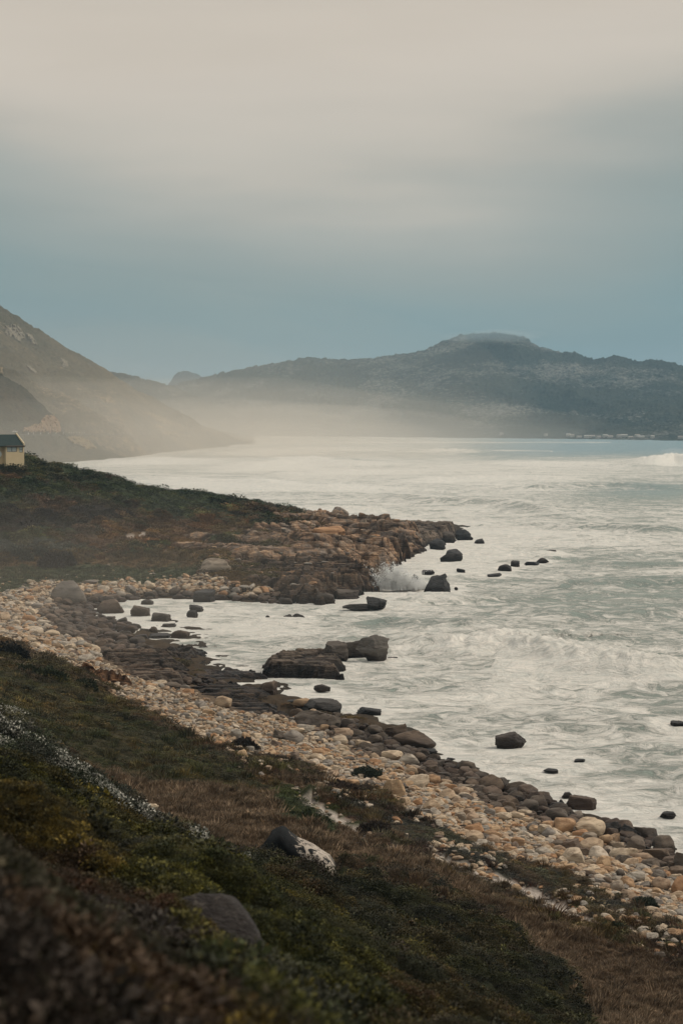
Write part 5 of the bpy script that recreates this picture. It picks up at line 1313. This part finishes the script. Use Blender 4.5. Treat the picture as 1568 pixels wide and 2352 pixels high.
# ------------------------------------------------------------------ spray, summit cloud and mist
sx_, sy_, sz_ = [float(q) for q in at_y(905, 1362, 462)]
def drops(name, c, r3, n, rad, seed):
    r = np.random.default_rng(seed); g = r.normal(0, .42, (n, 3)); g[:, 2] = np.abs(g[:, 2]) * 1.0
    k = np.exp(-g[:, 0] ** 2 * 1.2)[:, None]; Pn = np.array(c) + g * np.array(r3) * np.hstack([np.ones((n, 2)), k])
    s_ = rad * np.exp(r.normal(0, .5, n)); T4 = np.array([(1, 0, -.5), (-.5, .8, -.4), (-.5, -.8, -.4), (0, 0, 1.0)])
    Q = (Pn[:, None] + T4[None] * s_[:, None, None]).reshape(-1, 3); i = np.arange(n)[:, None] * 4
    Fq = np.concatenate([i + np.array(f) for f in ((0, 1, 3), (1, 2, 3), (2, 0, 3), (0, 2, 1))])
    m_ = NT('white spray').fin((.85, .84, .8), .6, .3)
    props(obj(name, np_mesh(name, Q, Fq, [m_])), kind='stuff')
def jets(name, c, half, top, n, seed):
    """water thrown up in ragged strings that fall apart towards their tips"""
    r = np.random.default_rng(seed); Pn = []
    for k in range(n):
        x0 = r.normal(0, half * .5); h = top * (.25 + .75 * r.random()) * math.exp(-(x0 / half) ** 2); lean = r.normal(.15 * x0 / half, .45)
        m = int(60 + 60 * r.random()); q = r.random(m) ** 1.4
        sx = x0 + lean * h * q + r.normal(0, .05 + .45 * q, m); sy = r.normal(0, 1.0) + r.normal(0, .1 + .4 * q, m); sz = h * (q * 1.9 - q * q * .9) + r.normal(0, .06 + .3 * q, m)
        Pn.append(np.stack([sx, sy, np.abs(sz)], 1))
    Pn = np.concatenate(Pn) + np.array(c); n = len(Pn); s_ = .055 * np.exp(r.normal(0, .5, n)); T4 = np.array([(1, 0, -.5), (-.5, .8, -.4), (-.5, -.8, -.4), (0, 0, 1.0)])
    Q = (Pn[:, None] + T4[None] * s_[:, None, None]).reshape(-1, 3); i = np.arange(n)[:, None] * 4
    Fq = np.concatenate([i + np.array(f) for f in ((0, 1, 3), (1, 2, 3), (2, 0, 3), (0, 2, 1))])
    props(obj(name, np_mesh(name, Q, Fq, [NT('white spray').fin((.9, .89, .86), .6, .3)])), kind='stuff')
jets('spray', (sx_ + .3, sy_, .1), 5.0, 6.5, 260, 3)
sx2, sy2, _ = [float(q) for q in at_z(950, 1352, .1)]
jets('spray', (sx2, sy2, .1), 4.0, 2.6, 130, 4)
wx_, wy_, _ = [float(q) for q in at_z(1545, 1046, 2)]
def volume(name, col, dens, aniso=.0):
    m_ = bpy.data.materials.new(name); m_.use_nodes = True; n_, l_ = m_.node_tree.nodes, m_.node_tree.links
    n_.remove(n_['Principled BSDF']); v = n_.new('ShaderNodeVolumePrincipled'); v.inputs['Color'].default_value = (*col, 1); v.inputs['Density'].default_value = dens; v.inputs['Anisotropy'].default_value = aniso
    l_.new(v.outputs[0], n_['Material Output'].inputs['Volume']); return m_
def puff(name, px, py, d, r3, tau, col, rot=(0, 0, 0), shells=(1.0, .72, .46)):
    x, y, z = [float(q) for q in at_y(px, py, d)]
    for k, f in enumerate(shells):                                  # thinner at the rim, thicker inside
        bm = bmesh.new(); bmesh.ops.create_icosphere(bm, subdivisions=5, radius=1)
        for v in bm.verts:
            w = 1 + .16 * mnoise.noise(v.co * 1.7 + Vector((px, py, k * 3.1))) + .07 * mnoise.noise(v.co * 4.1 + Vector((py, px, k)))
            v.co = Vector((v.co.x * r3[0] * w, v.co.y * r3[1], v.co.z * r3[2] * w)) * f
        me = bpy.data.meshes.new(name); bm.to_mesh(me); bm.free(); me.materials.append(volume(name + ' air', col, tau / (2 * r3[1] * sum(shells))))
        o = obj(name, me, loc=(x, y, z), rot=rot); props(o, kind='stuff')
WARM = (1.0, .91, .80); PALE = (.93, .93, .92)
puff('spray_cloud', 906, 1344, 463, (6, 2.5, 2.6), .16, (1, 1, 1))
puff('spray_cloud', 1546, 1042, 2250, (18, 16, 7), .5, (1, 1, 1), shells=(1.0, .5))
puff('mist_cloud', 150, 1048, 1450, (430, 300, 58), .45, WARM)
puff('mist_cloud', 340, 1020, 2200, (480, 380, 70), .70, WARM)
puff('mist_cloud', 520, 1008, 3200, (430, 420, 66), .72, WARM)
puff('mist_cloud', 720, 1005, 3650, (560, 280, 36), .22, PALE)
puff('mist_cloud', 200, 965, 2100, (460, 240, 150), .34, (1, .88, .73))
puff('mist_cloud', 20, 1350, 340, (60, 60, 18), .12, WARM, shells=(1.0, .6))
for a_, b_, rx_, rz_, t_ in [(1120, 772, 105, 13, .55), (1160, 770, 85, 12, .5), (1085, 776, 62, 10, .35), (1190, 777, 50, 9, .3), (1135, 766, 60, 8, .4)]:
    puff('mist_cloud', a_, b_, 5480, (rx_ * 1.2, 240, rz_ * 1.15), t_ * 1.0, (.76, .86, .88))  # these puffs are the low cloud on the far summit
bm = bmesh.new(); box(bm, -5600, 5600, -160, 12400, -22, 345)
me = bpy.data.meshes.new('haze'); bm.to_mesh(me); bm.free(); me.materials.append(volume('thin sea haze', (.55, .79, .97), 6.6e-5))
props(obj('haze', me), kind='stuff')
